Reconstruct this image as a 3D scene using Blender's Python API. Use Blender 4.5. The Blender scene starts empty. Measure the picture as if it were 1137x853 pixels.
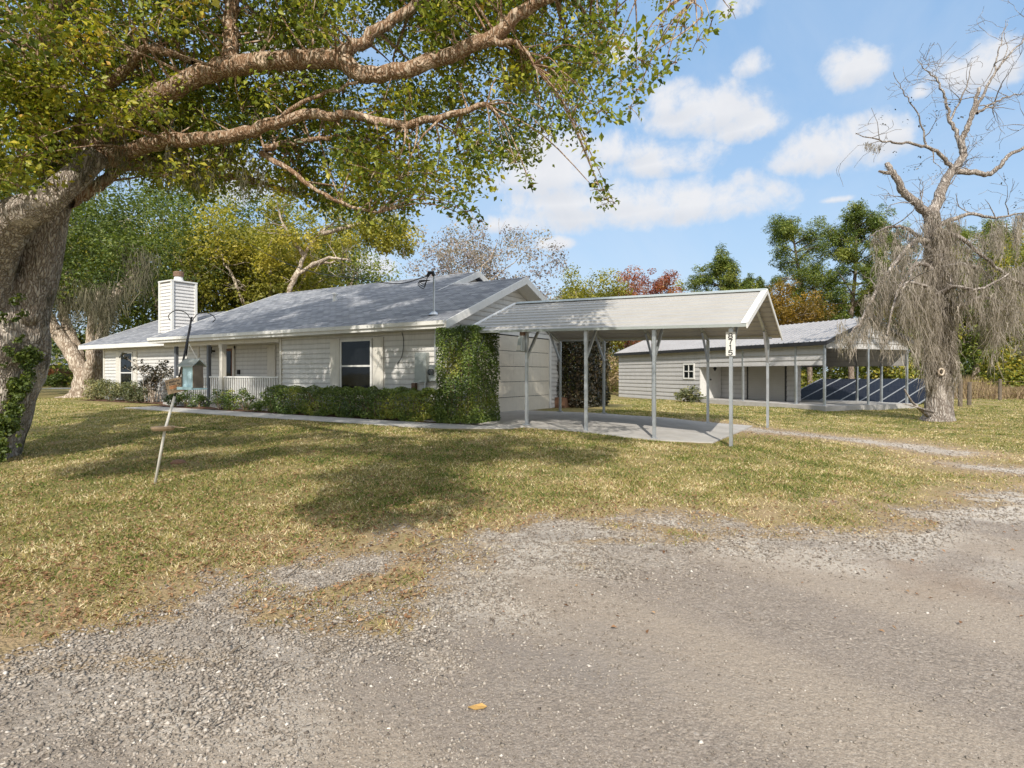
import bpy, math, random
import numpy as np
from mathutils import Vector, Matrix

random.seed(7)
rng = np.random.default_rng(7)
scene = bpy.context.scene
COL = scene.collection
R_ = math.radians

# ------------------------------------------------------------------ frame of the site
# x runs along the house front (to the right), y into the lot, z up; garage slab is z = 0
CAM = np.array([9.57, -12.01, 1.2])
YAW = 31.67
CY, SY = math.cos(R_(YAW)), math.sin(R_(YAW))
FOC = 650.0


def at(px, py, d):
    """survey helper: bearing of a photographed point + its distance -> site coordinates"""
    t = (px - 568.5) / FOC
    return np.array([CAM[0] + d * (CY * t - SY), CAM[1] + d * (SY * t + CY), CAM[2] + (415 - py) / FOC * d])


def view(p):
    dx, dy = p[0] - CAM[0], p[1] - CAM[1]
    r = CY * dx + SY * dy
    f = -SY * dx + CY * dy
    return r, f


def pix(p):
    r, f = view(p)
    f = max(f, 1e-3)
    return 568.5 + FOC * r / f, 415 - FOC * (p[2] - CAM[2]) / f, f


def sstep(x):
    x = np.clip(x, 0, 1)
    return x * x * (3 - 2 * x)


def zg(x, y):
    """terrain: the house pad is about 0.3 m above the road"""
    x = np.asarray(x, float); y = np.asarray(y, float)
    du = np.maximum(0, np.maximum(x - 2.5, -23 - x))
    dv = np.maximum(0, np.maximum(-2.3 - y, y - 9))
    d = np.sqrt(du * du + dv * dv)
    z = -0.3 * sstep(d / 9.0)
    b = 0.018 * np.sin(x * 0.9 + 1.3 * np.sin(y * .5)) * np.sin(y * 0.8 + .7) + 0.012 * np.sin(x * 2.1 + y * 1.3)
    z = z + b * np.clip((d - 0.6) / 2.0, 0, 1)
    # the soil is dug out under the slab
    ins = np.minimum(np.minimum(x - .1, 6.8 - x), np.minimum(y + .55, 3.8 - y))
    return np.where((ins > 0) & (x > 2), z - .1 * np.clip(ins / .3, 0, 1), z)


def gnd(px, py):
    d = 10.0
    for _ in range(40):
        p = at(px, py, d)
        z = float(zg(p[0], p[1]))
        d = 0.5 * d + 0.5 * (CAM[2] - z) * FOC / (py - 415)
    p = at(px, py, d)
    p[2] = float(zg(p[0], p[1]))
    return p


# ------------------------------------------------------------------ objects
def tag(o, label=None, cat=None, group=None, kind=None):
    if label: o['label'] = label
    if cat: o['category'] = cat
    if group: o['group'] = group
    if kind: o['kind'] = kind
    return o


def thing(name, label, cat, loc=(0, 0, 0), group=None, rotz=0.0):
    o = bpy.data.objects.new(name, None)
    COL.objects.link(o)
    o.empty_display_size = 0.2
    o.location = [float(v) for v in loc]
    o.rotation_euler = (0, 0, rotz)
    return tag(o, label, cat, group)


def root_of(o):
    while o.parent: o = o.parent
    return o


def attach(o, parent, local=False):
    """parts are modelled in site coordinates unless local"""
    if parent is None: return o
    o.parent = parent
    if not local and parent.parent is None and parent.type == 'EMPTY':
        o.location = (-parent.location[0], -parent.location[1], -parent.location[2])
    return o


def mesh_obj(name, me, mat, parent=None, local=False):
    o = bpy.data.objects.new(name, me)
    COL.objects.link(o)
    if mat is not None: me.materials.append(mat)
    return attach(o, parent, local)


def np_mesh(name, v, loops, nper, attrs=None, smooth=False):
    """v (N,3), loops flat vertex indices, nper verts per face"""
    me = bpy.data.meshes.new(name)
    nf = len(loops) // nper
    me.vertices.add(len(v)); me.vertices.foreach_set('co', np.asarray(v, np.float32).ravel())
    me.loops.add(len(loops)); me.loops.foreach_set('vertex_index', np.asarray(loops, np.int32))
    me.polygons.add(nf)
    me.polygons.foreach_set('loop_start', np.arange(0, nf * nper, nper, dtype=np.int32))
    me.polygons.foreach_set('loop_total', np.full(nf, nper, np.int32))
    if attrs:
        for k, a in attrs.items():
            at_ = me.attributes.new(k, 'FLOAT', 'POINT')
            at_.data.foreach_set('value', np.asarray(a, np.float32))
    me.update(calc_edges=True)
    if smooth: me.polygons.foreach_set('use_smooth', np.ones(nf, bool))
    return me


class MB:
    def __init__(self):
        self.v = []; self.f = []

    def add(self, vs, fs):
        n = len(self.v)
        self.v.extend([tuple(float(c) for c in p) for p in vs])
        self.f.extend([tuple(i + n for i in f) for f in fs])
        return self

    def box(self, x0, x1, y0, y1, z0, z1):
        vs = [(x0, y0, z0), (x1, y0, z0), (x1, y1, z0), (x0, y1, z0), (x0, y0, z1), (x1, y0, z1), (x1, y1, z1), (x0, y1, z1)]
        return self.add(vs, [(0, 3, 2, 1), (4, 5, 6, 7), (0, 1, 5, 4), (1, 2, 6, 5), (2, 3, 7, 6), (3, 0, 4, 7)])

    def hexa(self, vs):
        return self.add(vs, [(0, 3, 2, 1), (4, 5, 6, 7), (0, 1, 5, 4), (1, 2, 6, 5), (2, 3, 7, 6), (3, 0, 4, 7)])

    def beam(self, p0, p1, w, h, up=(0, 0, 1)):
        p0 = Vector(p0); p1 = Vector(p1); d = (p1 - p0).normalized()
        s = d.cross(Vector(up))
        if s.length < 1e-4: s = d.cross(Vector((0, 1, 0)))
        s.normalize(); n = s.cross(d).normalized()
        a = s * (w / 2); b = n * (h / 2)
        vs = [p0 - a - b, p0 + a - b, p0 + a + b, p0 - a + b, p1 - a - b, p1 + a - b, p1 + a + b, p1 - a + b]
        return self.add(vs, [(0, 3, 2, 1), (4, 5, 6, 7), (0, 1, 5, 4), (1, 2, 6, 5), (2, 3, 7, 6), (3, 0, 4, 7)])

    def quad(self, a, b, c, d):
        return self.add([a, b, c, d], [(0, 1, 2, 3)])

    def prism(self, poly, off):
        """poly: list of 3d points (planar), extruded by vector off"""
        n = len(poly); off = Vector(off)
        vs = [Vector(p) for p in poly] + [Vector(p) + off for p in poly]
        fs = [tuple(range(n))[::-1], tuple(range(n, 2 * n))]
        fs += [(i, (i + 1) % n, n + (i + 1) % n, n + i) for i in range(n)]
        return self.add(vs, fs)

    def tube(self, pts, rad, sides=8, jit=0.0, rnd=None, cap=True, flute=None):
        pts = [Vector([float(c) for c in p]) for p in pts]
        n = len(pts)
        if not hasattr(rad, '__len__'): rad = [rad] * n
        rows = []
        t = (pts[1] - pts[0]).normalized()
        ref = Vector((1, 0, 0)) if abs(t.x) < .8 else Vector((0, 1, 0))
        s = t.cross(ref).normalized()
        n0 = len(self.v)
        for i in range(n):
            if i == 0: t = pts[1] - pts[0]
            elif i == n - 1: t = pts[-1] - pts[-2]
            else: t = pts[i + 1] - pts[i - 1]
            if t.length < 1e-6: t = Vector((0, 0, 1))
            t.normalize()
            s = (s - t * s.dot(t))
            if s.length < 1e-5: s = t.orthogonal()
            s.normalize(); b = t.cross(s)
            for k in range(sides):
                a = 2 * math.pi * k / sides
                r = rad[i]
                if jit and rnd: r *= 1 + rnd.uniform(-jit, jit)
                if flute: r *= 1 + flute(i, a)
                p = pts[i] + (s * math.cos(a) + b * math.sin(a)) * r
                self.v.append((p.x, p.y, p.z))
        for i in range(n - 1):
            for k in range(sides):
                a = n0 + i * sides + k; b_ = n0 + i * sides + (k + 1) % sides
                self.f.append((a, b_, b_ + sides, a + sides))
        if cap:
            self.f.append(tuple(n0 + k for k in range(sides))[::-1])
            self.f.append(tuple(n0 + (n - 1) * sides + k for k in range(sides)))
        return self

    def build(self, name, mat, parent=None, smooth=False, local=False):
        me = bpy.data.meshes.new(name)
        me.from_pydata(self.v, [], self.f); me.update()
        if smooth:
            me.polygons.foreach_set('use_smooth', np.ones(len(me.polygons), bool))
        return mesh_obj(name, me, mat, parent, local)


def bevel(o, w=0.004, seg=1):
    m = o.modifiers.new('b', 'BEVEL'); m.width = w; m.segments = seg; m.limit_method = 'ANGLE'
    return o


def spline(pts, n=6):
    """Catmull-Rom through pts (list of np arrays)"""
    P = [np.asarray(p, float) for p in pts]
    P = [2 * P[0] - P[1]] + P + [2 * P[-1] - P[-2]]
    out = []
    for i in range(1, len(P) - 2):
        p0, p1, p2, p3 = P[i - 1:i + 3]
        for k in range(n):
            t = k / n
            out.append(.5 * ((2 * p1) + (-p0 + p2) * t + (2 * p0 - 5 * p1 + 4 * p2 - p3) * t * t + (-p0 + 3 * p1 - 3 * p2 + p3) * t ** 3))
    out.append(P[-2])
    return out


def lerp_list(vals, n):
    out = []
    for i in range(len(vals) - 1):
        for k in range(n): out.append(vals[i] + (vals[i + 1] - vals[i]) * k / n)
    out.append(vals[-1])
    return out


# ------------------------------------------------------------------ materials
class NT:
    def __init__(self, tree): self.t = tree; self.n = tree.nodes; self.l = tree.links

    def new(self, typ, **kw):
        n = self.n.new(typ)
        for k, v in kw.items():
            if k.startswith('i_'):
                key = k[2:].replace('_', ' ')
                n.inputs[key].default_value = v
            else: setattr(n, k, v)
        return n

    def link(self, a, b): self.l.new(a, b)

    def math(self, op, a, b=None, clamp=False):
        n = self.n.new('ShaderNodeMath'); n.operation = op; n.use_clamp = clamp
        for i, x in enumerate((a, b)):
            if x is None: continue
            if isinstance(x, (int, float)): n.inputs[i].default_value = x
            else: self.link(x, n.inputs[i])
        return n.outputs[0]

    def mix(self, fac, a, b, blend='MIX'):
        n = self.n.new('ShaderNodeMix'); n.data_type = 'RGBA'; n.blend_type = blend
        for s, x in ((n.inputs[0], fac), (n.inputs[6], a), (n.inputs[7], b)):
            if isinstance(x, (int, float)): s.default_value = x
            elif isinstance(x, (tuple, list)): s.default_value = (*x, 1) if len(x) == 3 else x
            else: self.link(x, s)
        return n.outputs[2]

    def ramp(self, fac, stops, interp='LINEAR'):
        n = self.n.new('ShaderNodeValToRGB'); cr = n.color_ramp; cr.interpolation = interp
        while len(cr.elements) < len(stops): cr.elements.new(.5)
        for e, (p, c) in zip(cr.elements, stops):
            e.position = p; e.color = (*c, 1) if len(c) == 3 else c
        self.link(fac, n.inputs[0])
        return n.outputs[0]

    def noise(self, vec, scale, detail=3, rough=.55, dist=0.0):
        n = self.n.new('ShaderNodeTexNoise'); n.inputs['Scale'].default_value = scale
        n.inputs['Detail'].default_value = detail; n.inputs['Roughness'].default_value = rough
        n.inputs['Distortion'].default_value = dist
        if vec is not None: self.link(vec, n.inputs['Vector'])
        return n.outputs['Fac']

    def pos(self, scale=None, rot=None):
        g = self.n.new('ShaderNodeNewGeometry')
        if scale is None and rot is None: return g.outputs['Position']
        m = self.n.new('ShaderNodeMapping')
        if scale: m.inputs['Scale'].default_value = scale
        if rot: m.inputs['Rotation'].default_value = rot
        self.link(g.outputs['Position'], m.inputs['Vector'])
        return m.outputs['Vector']

    def obj(self, scale=None):
        g = self.n.new('ShaderNodeTexCoord')
        if scale is None: return g.outputs['Object']
        m = self.n.new('ShaderNodeMapping'); m.inputs['Scale'].default_value = scale
        self.link(g.outputs['Object'], m.inputs['Vector'])
        return m.outputs['Vector']

    def bump(self, h, strength=.3, dist=.02, normal=None):
        n = self.n.new('ShaderNodeBump'); n.inputs['Strength'].default_value = strength
        n.inputs['Distance'].default_value = dist
        self.link(h, n.inputs['Height'])
        if normal is not None: self.link(normal, n.inputs['Normal'])
        return n.outputs['Normal']

    def attr(self, name):
        n = self.n.new('ShaderNodeAttribute'); n.attribute_name = name
        return n.outputs['Fac']


def new_mat(name):
    m = bpy.data.materials.new(name); m.use_nodes = True
    nt = NT(m.node_tree); b = m.node_tree.nodes['Principled BSDF']
    return m, nt, b


def plain(name, col, rough=.6, metal=0.0, var=.12, scale=6.0, bump=0.0, spec=.4, grime=0.0, grimecol=(.12, .10, .07), streak=False):
    """painted / weathered surface: two scales of noise vary tone and roughness"""
    m, nt, b = new_mat(name)
    p = nt.pos()
    n1 = nt.noise(p, scale, 4, .6)
    n2 = nt.noise(p, scale * 7, 3, .6)
    lo = tuple(c * (1 - var) for c in col); hi = tuple(min(1, c * (1 + var)) for c in col)
    c = nt.ramp(n1, [(.3, lo), (.7, hi)])
    c = nt.mix(nt.math('MULTIPLY', n2, .35 * var * 4), c, tuple(x * .7 for x in col))
    if grime:
        ps = nt.pos((5, 5, .7)) if streak else nt.pos((1.5, 1.5, 1.5))
        g = nt.noise(ps, 2.2, 5, .65)
        g = nt.ramp(g, [(.48, (0, 0, 0)), (.75, (1, 1, 1))])
        c = nt.mix(nt.math('MULTIPLY', g, grime), c, grimecol)
    nt.link(c, b.inputs['Base Color'])
    r = nt.math('ADD', nt.math('MULTIPLY', n2, .2), rough - .1, True)
    nt.link(r, b.inputs['Roughness'])
    b.inputs['Metallic'].default_value = metal
    b.inputs['Specular IOR Level'].default_value = spec
    if bump: nt.link(nt.bump(n2, bump, .004), b.inputs['Normal'])
    return m


def leafmat(name, stops, trans=.35, rough=.45, spec=.35):
    """foliage: 'tint' attribute (per leaf and per clump) picks the colour; back light passes through"""
    m, nt, b = new_mat(name)
    c = nt.ramp(nt.attr('tint'), stops)
    nt.link(c, b.inputs['Base Color'])
    b.inputs['Roughness'].default_value = rough
    b.inputs['Specular IOR Level'].default_value = spec
    tr = nt.new('ShaderNodeBsdfTranslucent')
    c2 = nt.mix(1.0, c, (1.25, 1.3, .55), 'MULTIPLY')
    nt.link(c2, tr.inputs['Color'])
    mx = nt.new('ShaderNodeMixShader'); mx.inputs[0].default_value = trans
    nt.link(b.outputs[0], mx.inputs[1]); nt.link(tr.outputs[0], mx.inputs[2])
    out = m.node_tree.nodes['Material Output']
    nt.link(mx.outputs[0], out.inputs['Surface'])
    return m


def barkmat(name, c0, c1, c2, scale=9.0, strength=.9, moss=None):
    m, nt, b = new_mat(name)
    p = nt.pos((1, 1, .28))
    v = nt.new('ShaderNodeTexVoronoi'); v.feature = 'DISTANCE_TO_EDGE'; v.inputs['Scale'].default_value = scale
    wob = nt.new('ShaderNodeVectorMath'); wob.operation = 'ADD'
    nz = nt.new('ShaderNodeTexNoise'); nz.inputs['Scale'].default_value = scale * .8
    nt.link(p, nz.inputs['Vector'])
    sc = nt.new('ShaderNodeVectorMath'); sc.operation = 'SCALE'; sc.inputs['Scale'].default_value = .25
    nt.link(nz.outputs['Color'], sc.inputs[0])
    nt.link(p, wob.inputs[0]); nt.link(sc.outputs[0], wob.inputs[1])
    nt.link(wob.outputs[0], v.inputs['Vector'])
    d = nt.math('MULTIPLY', v.outputs['Distance'], 3.0, True)
    n2 = nt.noise(nt.pos(), scale * 5, 4, .65)
    h = nt.math('ADD', d, nt.math('MULTIPLY', n2, .5))
    c = nt.ramp(h, [(.12, c0), (.5, c1), (1.0, c2)])
    n3 = nt.noise(nt.pos(), 2.3, 4, .6)
    c = nt.mix(nt.ramp(n3, [(.55, (0, 0, 0)), (.72, (.75, .75, .75))]), c, tuple(x * 1.5 for x in c2))
    if moss:
        n4 = nt.noise(nt.pos((1, 1, .6)), 1.6, 5, .65)
        c = nt.mix(nt.ramp(n4, [(.55, (0, 0, 0)), (.68, (.8, .8, .8))]), c, moss)
    nt.link(c, b.inputs['Base Color'])
    b.inputs['Roughness'].default_value = .9
    b.inputs['Specular IOR Level'].default_value = .15
    nt.link(nt.bump(h, strength, .035), b.inputs['Normal'])
    return m
# ------------------------------------------------------------------ camera, sun, sky
cam = bpy.data.cameras.new('camera'); cam_o = bpy.data.objects.new('camera', cam); COL.objects.link(cam_o)
cam_o.location = CAM; cam_o.rotation_euler = (R_(90), 0, R_(YAW))
cam.sensor_width = 36; cam.lens = 36 * FOC / 1137; cam.shift_y = -11.5 / 1137
cam.clip_start = .05; cam.clip_end = 6000
scene.camera = cam_o

SUN_EL = R_(39.0)
sd = np.array([0.45, -0.893]); sd /= np.linalg.norm(sd)
SUN = np.array([sd[0] * math.cos(SUN_EL), sd[1] * math.cos(SUN_EL), math.sin(SUN_EL)])
sun = bpy.data.lights.new('sun', 'SUN'); sun_o = bpy.data.objects.new('sun', sun); COL.objects.link(sun_o)
sun.energy = 5.0; sun.angle = R_(.5); sun.color = (1.0, .94, .84)
sun_o.location = (20, -30, 40)
sun_o.rotation_euler = Vector(SUN).to_track_quat('Z', 'Y').to_euler()

world = bpy.data.worlds.new('World'); scene.world = world; world.use_nodes = True
wt = NT(world.node_tree)
bg = world.node_tree.nodes['Background']
SKY_S = 0.15
bg.inputs['Strength'].default_value = SKY_S
sky = wt.new('ShaderNodeTexSky'); sky.sky_type = 'NISHITA'; sky.sun_disc = False
sky.sun_elevation = SUN_EL
sky.sun_rotation = math.atan2(sd[0], sd[1])
sky.air_density = 1.15; sky.dust_density = .35; sky.ozone_density = 1.6; sky.altitude = 50
tc = wt.new('ShaderNodeTexCoord')
sep = wt.new('ShaderNodeSeparateXYZ'); wt.link(tc.outputs['Generated'], sep.inputs[0])
el = wt.math('ARCSINE', sep.outputs['Z'])
az = wt.math('ARCTAN2', sep.outputs['X'], sep.outputs['Y'])
cmb = wt.new('ShaderNodeCombineXYZ'); wt.link(az, cmb.inputs[0]); wt.link(el, cmb.inputs[1])
n_big = wt.noise(cmb.outputs[0], 9.0, 8, .62, .3)
n_fine = wt.noise(cmb.outputs[0], 26.0, 6, .6, .2)


def azel(px, py):
    d = at(px, py, 1.0) - CAM
    return math.atan2(d[0], d[1]), math.atan2(d[2], math.hypot(d[0], d[1]))


CLOUDS = [(770, 130, 88, 36), (745, 118, 45, 30), (832, 142, 45, 24), (735, 182, 72, 26), (690, 170, 55, 26),
          (770, 228, 110, 36), (670, 236, 150, 34), (610, 195, 95, 48), (640, 225, 110, 34),
          (950, 78, 42, 32), (838, 73, 27, 18), (930, 168, 84, 38), (985, 152, 36, 30), (890, 180, 40, 22),
          (1078, 80, 66, 36), (1023, 103, 18, 12), (820, 8, 30, 18), (392, 296, 55, 20), (612, 272, 30, 11),
          (930, 222, 22, 6), (1100, 265, 70, 20), (560, 250, 60, 16), (330, 60, 70, 40), (690, 60, 28, 18),
          (-150, 120, 160, 50), (1350, 180, 150, 50), (240, 200, 120, 40), (1500, 60, 160, 50)]
dens = None
low = None
for (px, py, sx, sy) in CLOUDS:
    a0, e0 = azel(px, py)
    fall = math.cos(math.atan((px - 568.5) / FOC)) ** 2
    sa, se = sx / FOC * fall, sy / FOC * math.sqrt(fall)
    da = wt.math('DIVIDE', wt.math('SUBTRACT', az, a0), sa)
    de = wt.math('DIVIDE', wt.math('SUBTRACT', el, e0), se)
    # flatter bottoms: lower half falls off faster
    de2 = wt.math('MULTIPLY', de, wt.math('ADD', 1.0, wt.math('MULTIPLY', wt.math('LESS_THAN', de, 0.0), .5)))
    r2 = wt.math('ADD', wt.math('MULTIPLY', da, da), wt.math('MULTIPLY', de2, de2))
    v = wt.math('SUBTRACT', 1.0, r2)
    dens = v if dens is None else wt.math('MAXIMUM', dens, v)
    w = wt.math('MULTIPLY', wt.math('MAXIMUM', v, 0.0), wt.math('MULTIPLY', de, -1.0))
    low = w if low is None else wt.math('MAXIMUM', low, w)
dens = wt.math('MAXIMUM', dens, -1.2)
dd = wt.math('ADD', dens, wt.math('MULTIPLY', wt.math('SUBTRACT', n_big, .5), 3.4))
dd = wt.math('ADD', dd, wt.math('MULTIPLY', wt.math('SUBTRACT', n_fine, .5), 1.5))
mr = wt.new('ShaderNodeMapRange'); mr.interpolation_type = 'SMOOTHSTEP'
wt.link(dd, mr.inputs[0]); mr.inputs[1].default_value = -.08; mr.inputs[2].default_value = 1.05
cover = wt.math('MULTIPLY', mr.outputs[0], .93)
shade = wt.math('ADD', wt.math('MULTIPLY', low, 1.3), wt.math('MULTIPLY', wt.math('SUBTRACT', n_big, .5), .9), True)
ccol = wt.mix(shade, tuple(c / SKY_S for c in (.88, .88, .90)), tuple(c / SKY_S for c in (.56, .61, .70)))
# haze toward the horizon
hz = wt.new('ShaderNodeMapRange'); wt.link(el, hz.inputs[0])
hz.inputs[1].default_value = 0.0; hz.inputs[2].default_value = .55; hz.inputs[3].default_value = 1.0; hz.inputs[4].default_value = 0.0
skyc = wt.mix(1.0, sky.outputs[0], (1.0, 1.0, 1.0), 'MULTIPLY')
skyc = wt.mix(.68, skyc, tuple(c / SKY_S for c in (.36, .60, .94)))
skyc = wt.mix(wt.math('MULTIPLY', wt.math('POWER', hz.outputs[0], 2.0), .75), skyc, tuple(c / SKY_S for c in (.66, .80, .93)))
# thin veil of high cloud
veil = wt.math('MULTIPLY', wt.ramp(wt.noise(cmb.outputs[0], 3.0, 6, .6, .6), [(.45, (0, 0, 0)), (.8, (1, 1, 1))]), .35)
skyc = wt.mix(veil, skyc, tuple(c / SKY_S for c in (.80, .86, .93)))
# broken bright cloud overhead and behind, unseen, added as fill light
oh = wt.new('ShaderNodeMapRange'); oh.interpolation_type = 'SMOOTHSTEP'; wt.link(sep.outputs['Z'], oh.inputs[0]); oh.inputs[1].default_value = .56; oh.inputs[2].default_value = .80
n_oh = wt.ramp(wt.noise(tc.outputs['Generated'], 3.2, 6, .6, .3), [(.36, (0, 0, 0)), (.56, (1, 1, 1))])
skyc = wt.mix(wt.math('MULTIPLY', wt.math('MULTIPLY', oh.outputs[0], n_oh), .92), skyc, tuple(c / SKY_S for c in (1.75, 1.76, 1.8)))
# and an unseen cloud bank behind the view, added to brighten the house front
bk = wt.new('ShaderNodeVectorMath'); bk.operation = 'DOT_PRODUCT'; wt.link(tc.outputs['Generated'], bk.inputs[0]); bk.inputs[1].default_value = (SY, -CY, .15)
bkr = wt.new('ShaderNodeMapRange'); bkr.interpolation_type = 'SMOOTHSTEP'; wt.link(bk.outputs['Value'], bkr.inputs[0]); bkr.inputs[1].default_value = .15; bkr.inputs[2].default_value = .6
skyc = wt.mix(wt.math('MULTIPLY', wt.math('MULTIPLY', bkr.outputs[0], n_oh), .92), skyc, tuple(c / SKY_S for c in (1.4, 1.38, 1.34)))
wt.link(wt.mix(cover, skyc, ccol), bg.inputs['Color'])

scene.view_settings.view_transform = 'Standard'; scene.view_settings.look = 'None'; scene.view_settings.exposure = 0
scene.cycles.use_denoising = True
scene.cycles.max_bounces = 7; scene.cycles.diffuse_bounces = 4; scene.cycles.transmission_bounces = 4
scene.cycles.transparent_max_bounces = 8; scene.cycles.glossy_bounces = 3
scene.cycles.use_adaptive_sampling = True; scene.cycles.adaptive_threshold = .02
scene.cycles.sample_clamp_indirect = 6

# ------------------------------------------------------------------ ground
EDGE = np.array([gnd(*p)[:2] for p in [(-900, 1000), (-250, 800), (0, 742), (90, 722), (160, 708), (250, 702), (340, 697), (430, 686), (478, 670), (486, 655), (445, 645), (365, 654), (300, 668), (252, 664), (310, 644), (400, 624), (500, 609),
                                       (600, 600), (690, 589), (780, 583), (850, 590), (930, 592), (990, 577), (1137, 553), (1400, 530), (2200, 500)]])
TRACK1 = np.array([gnd(*p)[:2] for p in [(800, 476), (850, 479), (905, 484), (960, 490), (1010, 496), (1050, 502)]])
TRACK2 = np.array([gnd(*p)[:2] for p in [(1085, 519), (1130, 523), (1200, 530), (1330, 540)]])
ISLES = [(gnd(130, 735), .8, .15), (gnd(860, 594), 1.0, .2), (gnd(700, 600), .7, .16)]


def seg_dist(P, poly):
    """signed distance (+ on the right-hand / road side) to a polyline"""
    best = np.full(len(P), 1e9); sgn = np.ones(len(P))
    for a, b in zip(poly[:-1], poly[1:]):
        d = b - a; L = np.dot(d, d)
        t = np.clip(((P - a) @ d) / L, 0, 1)
        q = P - (a + t[:, None] * d)
        dist = np.sqrt((q ** 2).sum(1))
        s = np.sign(d[0] * q[:, 1] - d[1] * q[:, 0])
        m = dist < best
        best = np.where(m, dist, best); sgn = np.where(m, -s, sgn)
    return best * sgn


def wavy(x, y, w0, w1, n, seed):
    """patchy field in about -1..1 from crossed waves of mixed length"""
    q = np.random.default_rng(seed); out = np.zeros_like(np.asarray(x, float))
    for i in range(n):
        w = w0 * (w1 / w0) ** (i / max(1, n - 1)); a = q.random() * 6.283; ph = q.random(2) * 6.283
        k = 6.283 / w; u = x * math.cos(a) + y * math.sin(a); v = -x * math.sin(a) + y * math.cos(a)
        out = out + np.sin(k * u + ph[0] + 1.3 * np.sin(k * .6 * v + ph[1])) * np.sin(k * .8 * v + ph[1] * 2 + .9 * np.sin(k * .5 * u))
    return out / math.sqrt(n) * 1.1


def in_poly(P, poly):
    c = np.zeros(len(P), bool); x, y = P[:, 0], P[:, 1]
    a = poly; b = np.roll(poly, 1, 0)
    for (xi, yi), (xj, yj) in zip(a, b):
        if yi == yj: continue
        c ^= ((yi > y) != (yj > y)) & (x < (xj - xi) * (y - yi) / (yj - yi) + xi)
    return c


_e0, _e1 = EDGE[0] - EDGE[1], EDGE[-1] - EDGE[-2]
_far0 = EDGE[0] + _e0 / np.linalg.norm(_e0) * 60; _far1 = EDGE[-1] + _e1 / np.linalg.norm(_e1) * 60
ROAD_POLY = np.vstack([[_far0], EDGE, [_far1], [_far1 + np.array([0, -90])], [_far0 + np.array([0, -90])]])


def gravel_at(x, y):
    P = np.stack([x, y], 1)
    g = np.abs(seg_dist(P, EDGE)) * np.where(in_poly(P, ROAD_POLY), 1, -1)
    g = g + (.30 * wavy(x, y, .55, 1.1, 4, 3) + .42 * wavy(x, y, 1.3, 3.2, 4, 5)) * np.exp(-(g / 2.2) ** 2)
    g = np.clip(g, -3, 9)
    g = np.maximum(g, .42 - np.abs(seg_dist(P, TRACK1)))
    g = np.maximum(g, .35 - np.abs(seg_dist(P, TRACK2)))
    for (c, rx, ry) in ISLES:
        r, f = CY * (x - c[0]) + SY * (y - c[1]), -SY * (x - c[0]) + CY * (y - c[1])
        k = (1 - np.sqrt((r / rx) ** 2 + (f / ry) ** 2)) * min(rx, ry) * 1.6
        g = np.where(k > 0, np.minimum(g, -k + .12), g)
    return g


def grid_axis(lo, hi, step, far, grow=1.35):
    core = list(np.arange(lo, hi + step / 2, step))
    s = step; a = core[-1]; up = []
    while a < far: s *= grow; a += s; up.append(a)
    s = step; a = core[0]; dn = []
    while a > -far: s *= grow; a -= s; dn.append(a)
    return np.array(dn[::-1] + core + up)


def ground_mesh(xs, ys, dz=0.0, keep=None, name='ground'):
    X, Y = np.meshgrid(xs, ys)
    x, y = X.ravel(), Y.ravel()
    g = gravel_at(x, y)
    z = zg(x, y) + dz
    nx, ny = len(xs), len(ys)
    I = np.arange(nx * ny).reshape(ny, nx)
    q = np.stack([I[:-1, :-1], I[:-1, 1:], I[1:, 1:], I[1:, :-1]], -1).reshape(-1, 4)
    if keep is not None:
        k = keep(x, y, g)
        q = q[k[q].all(1)]
        used = np.unique(q); mp = np.full(nx * ny, -1); mp[used] = np.arange(len(used))
        x, y, z, g = x[used], y[used], z[used], g[used]; q = mp[q]
    return np_mesh(name, np.stack([x, y, z], 1), q.ravel(), 4, {'gravel': g}, True)


M = {}


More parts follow.
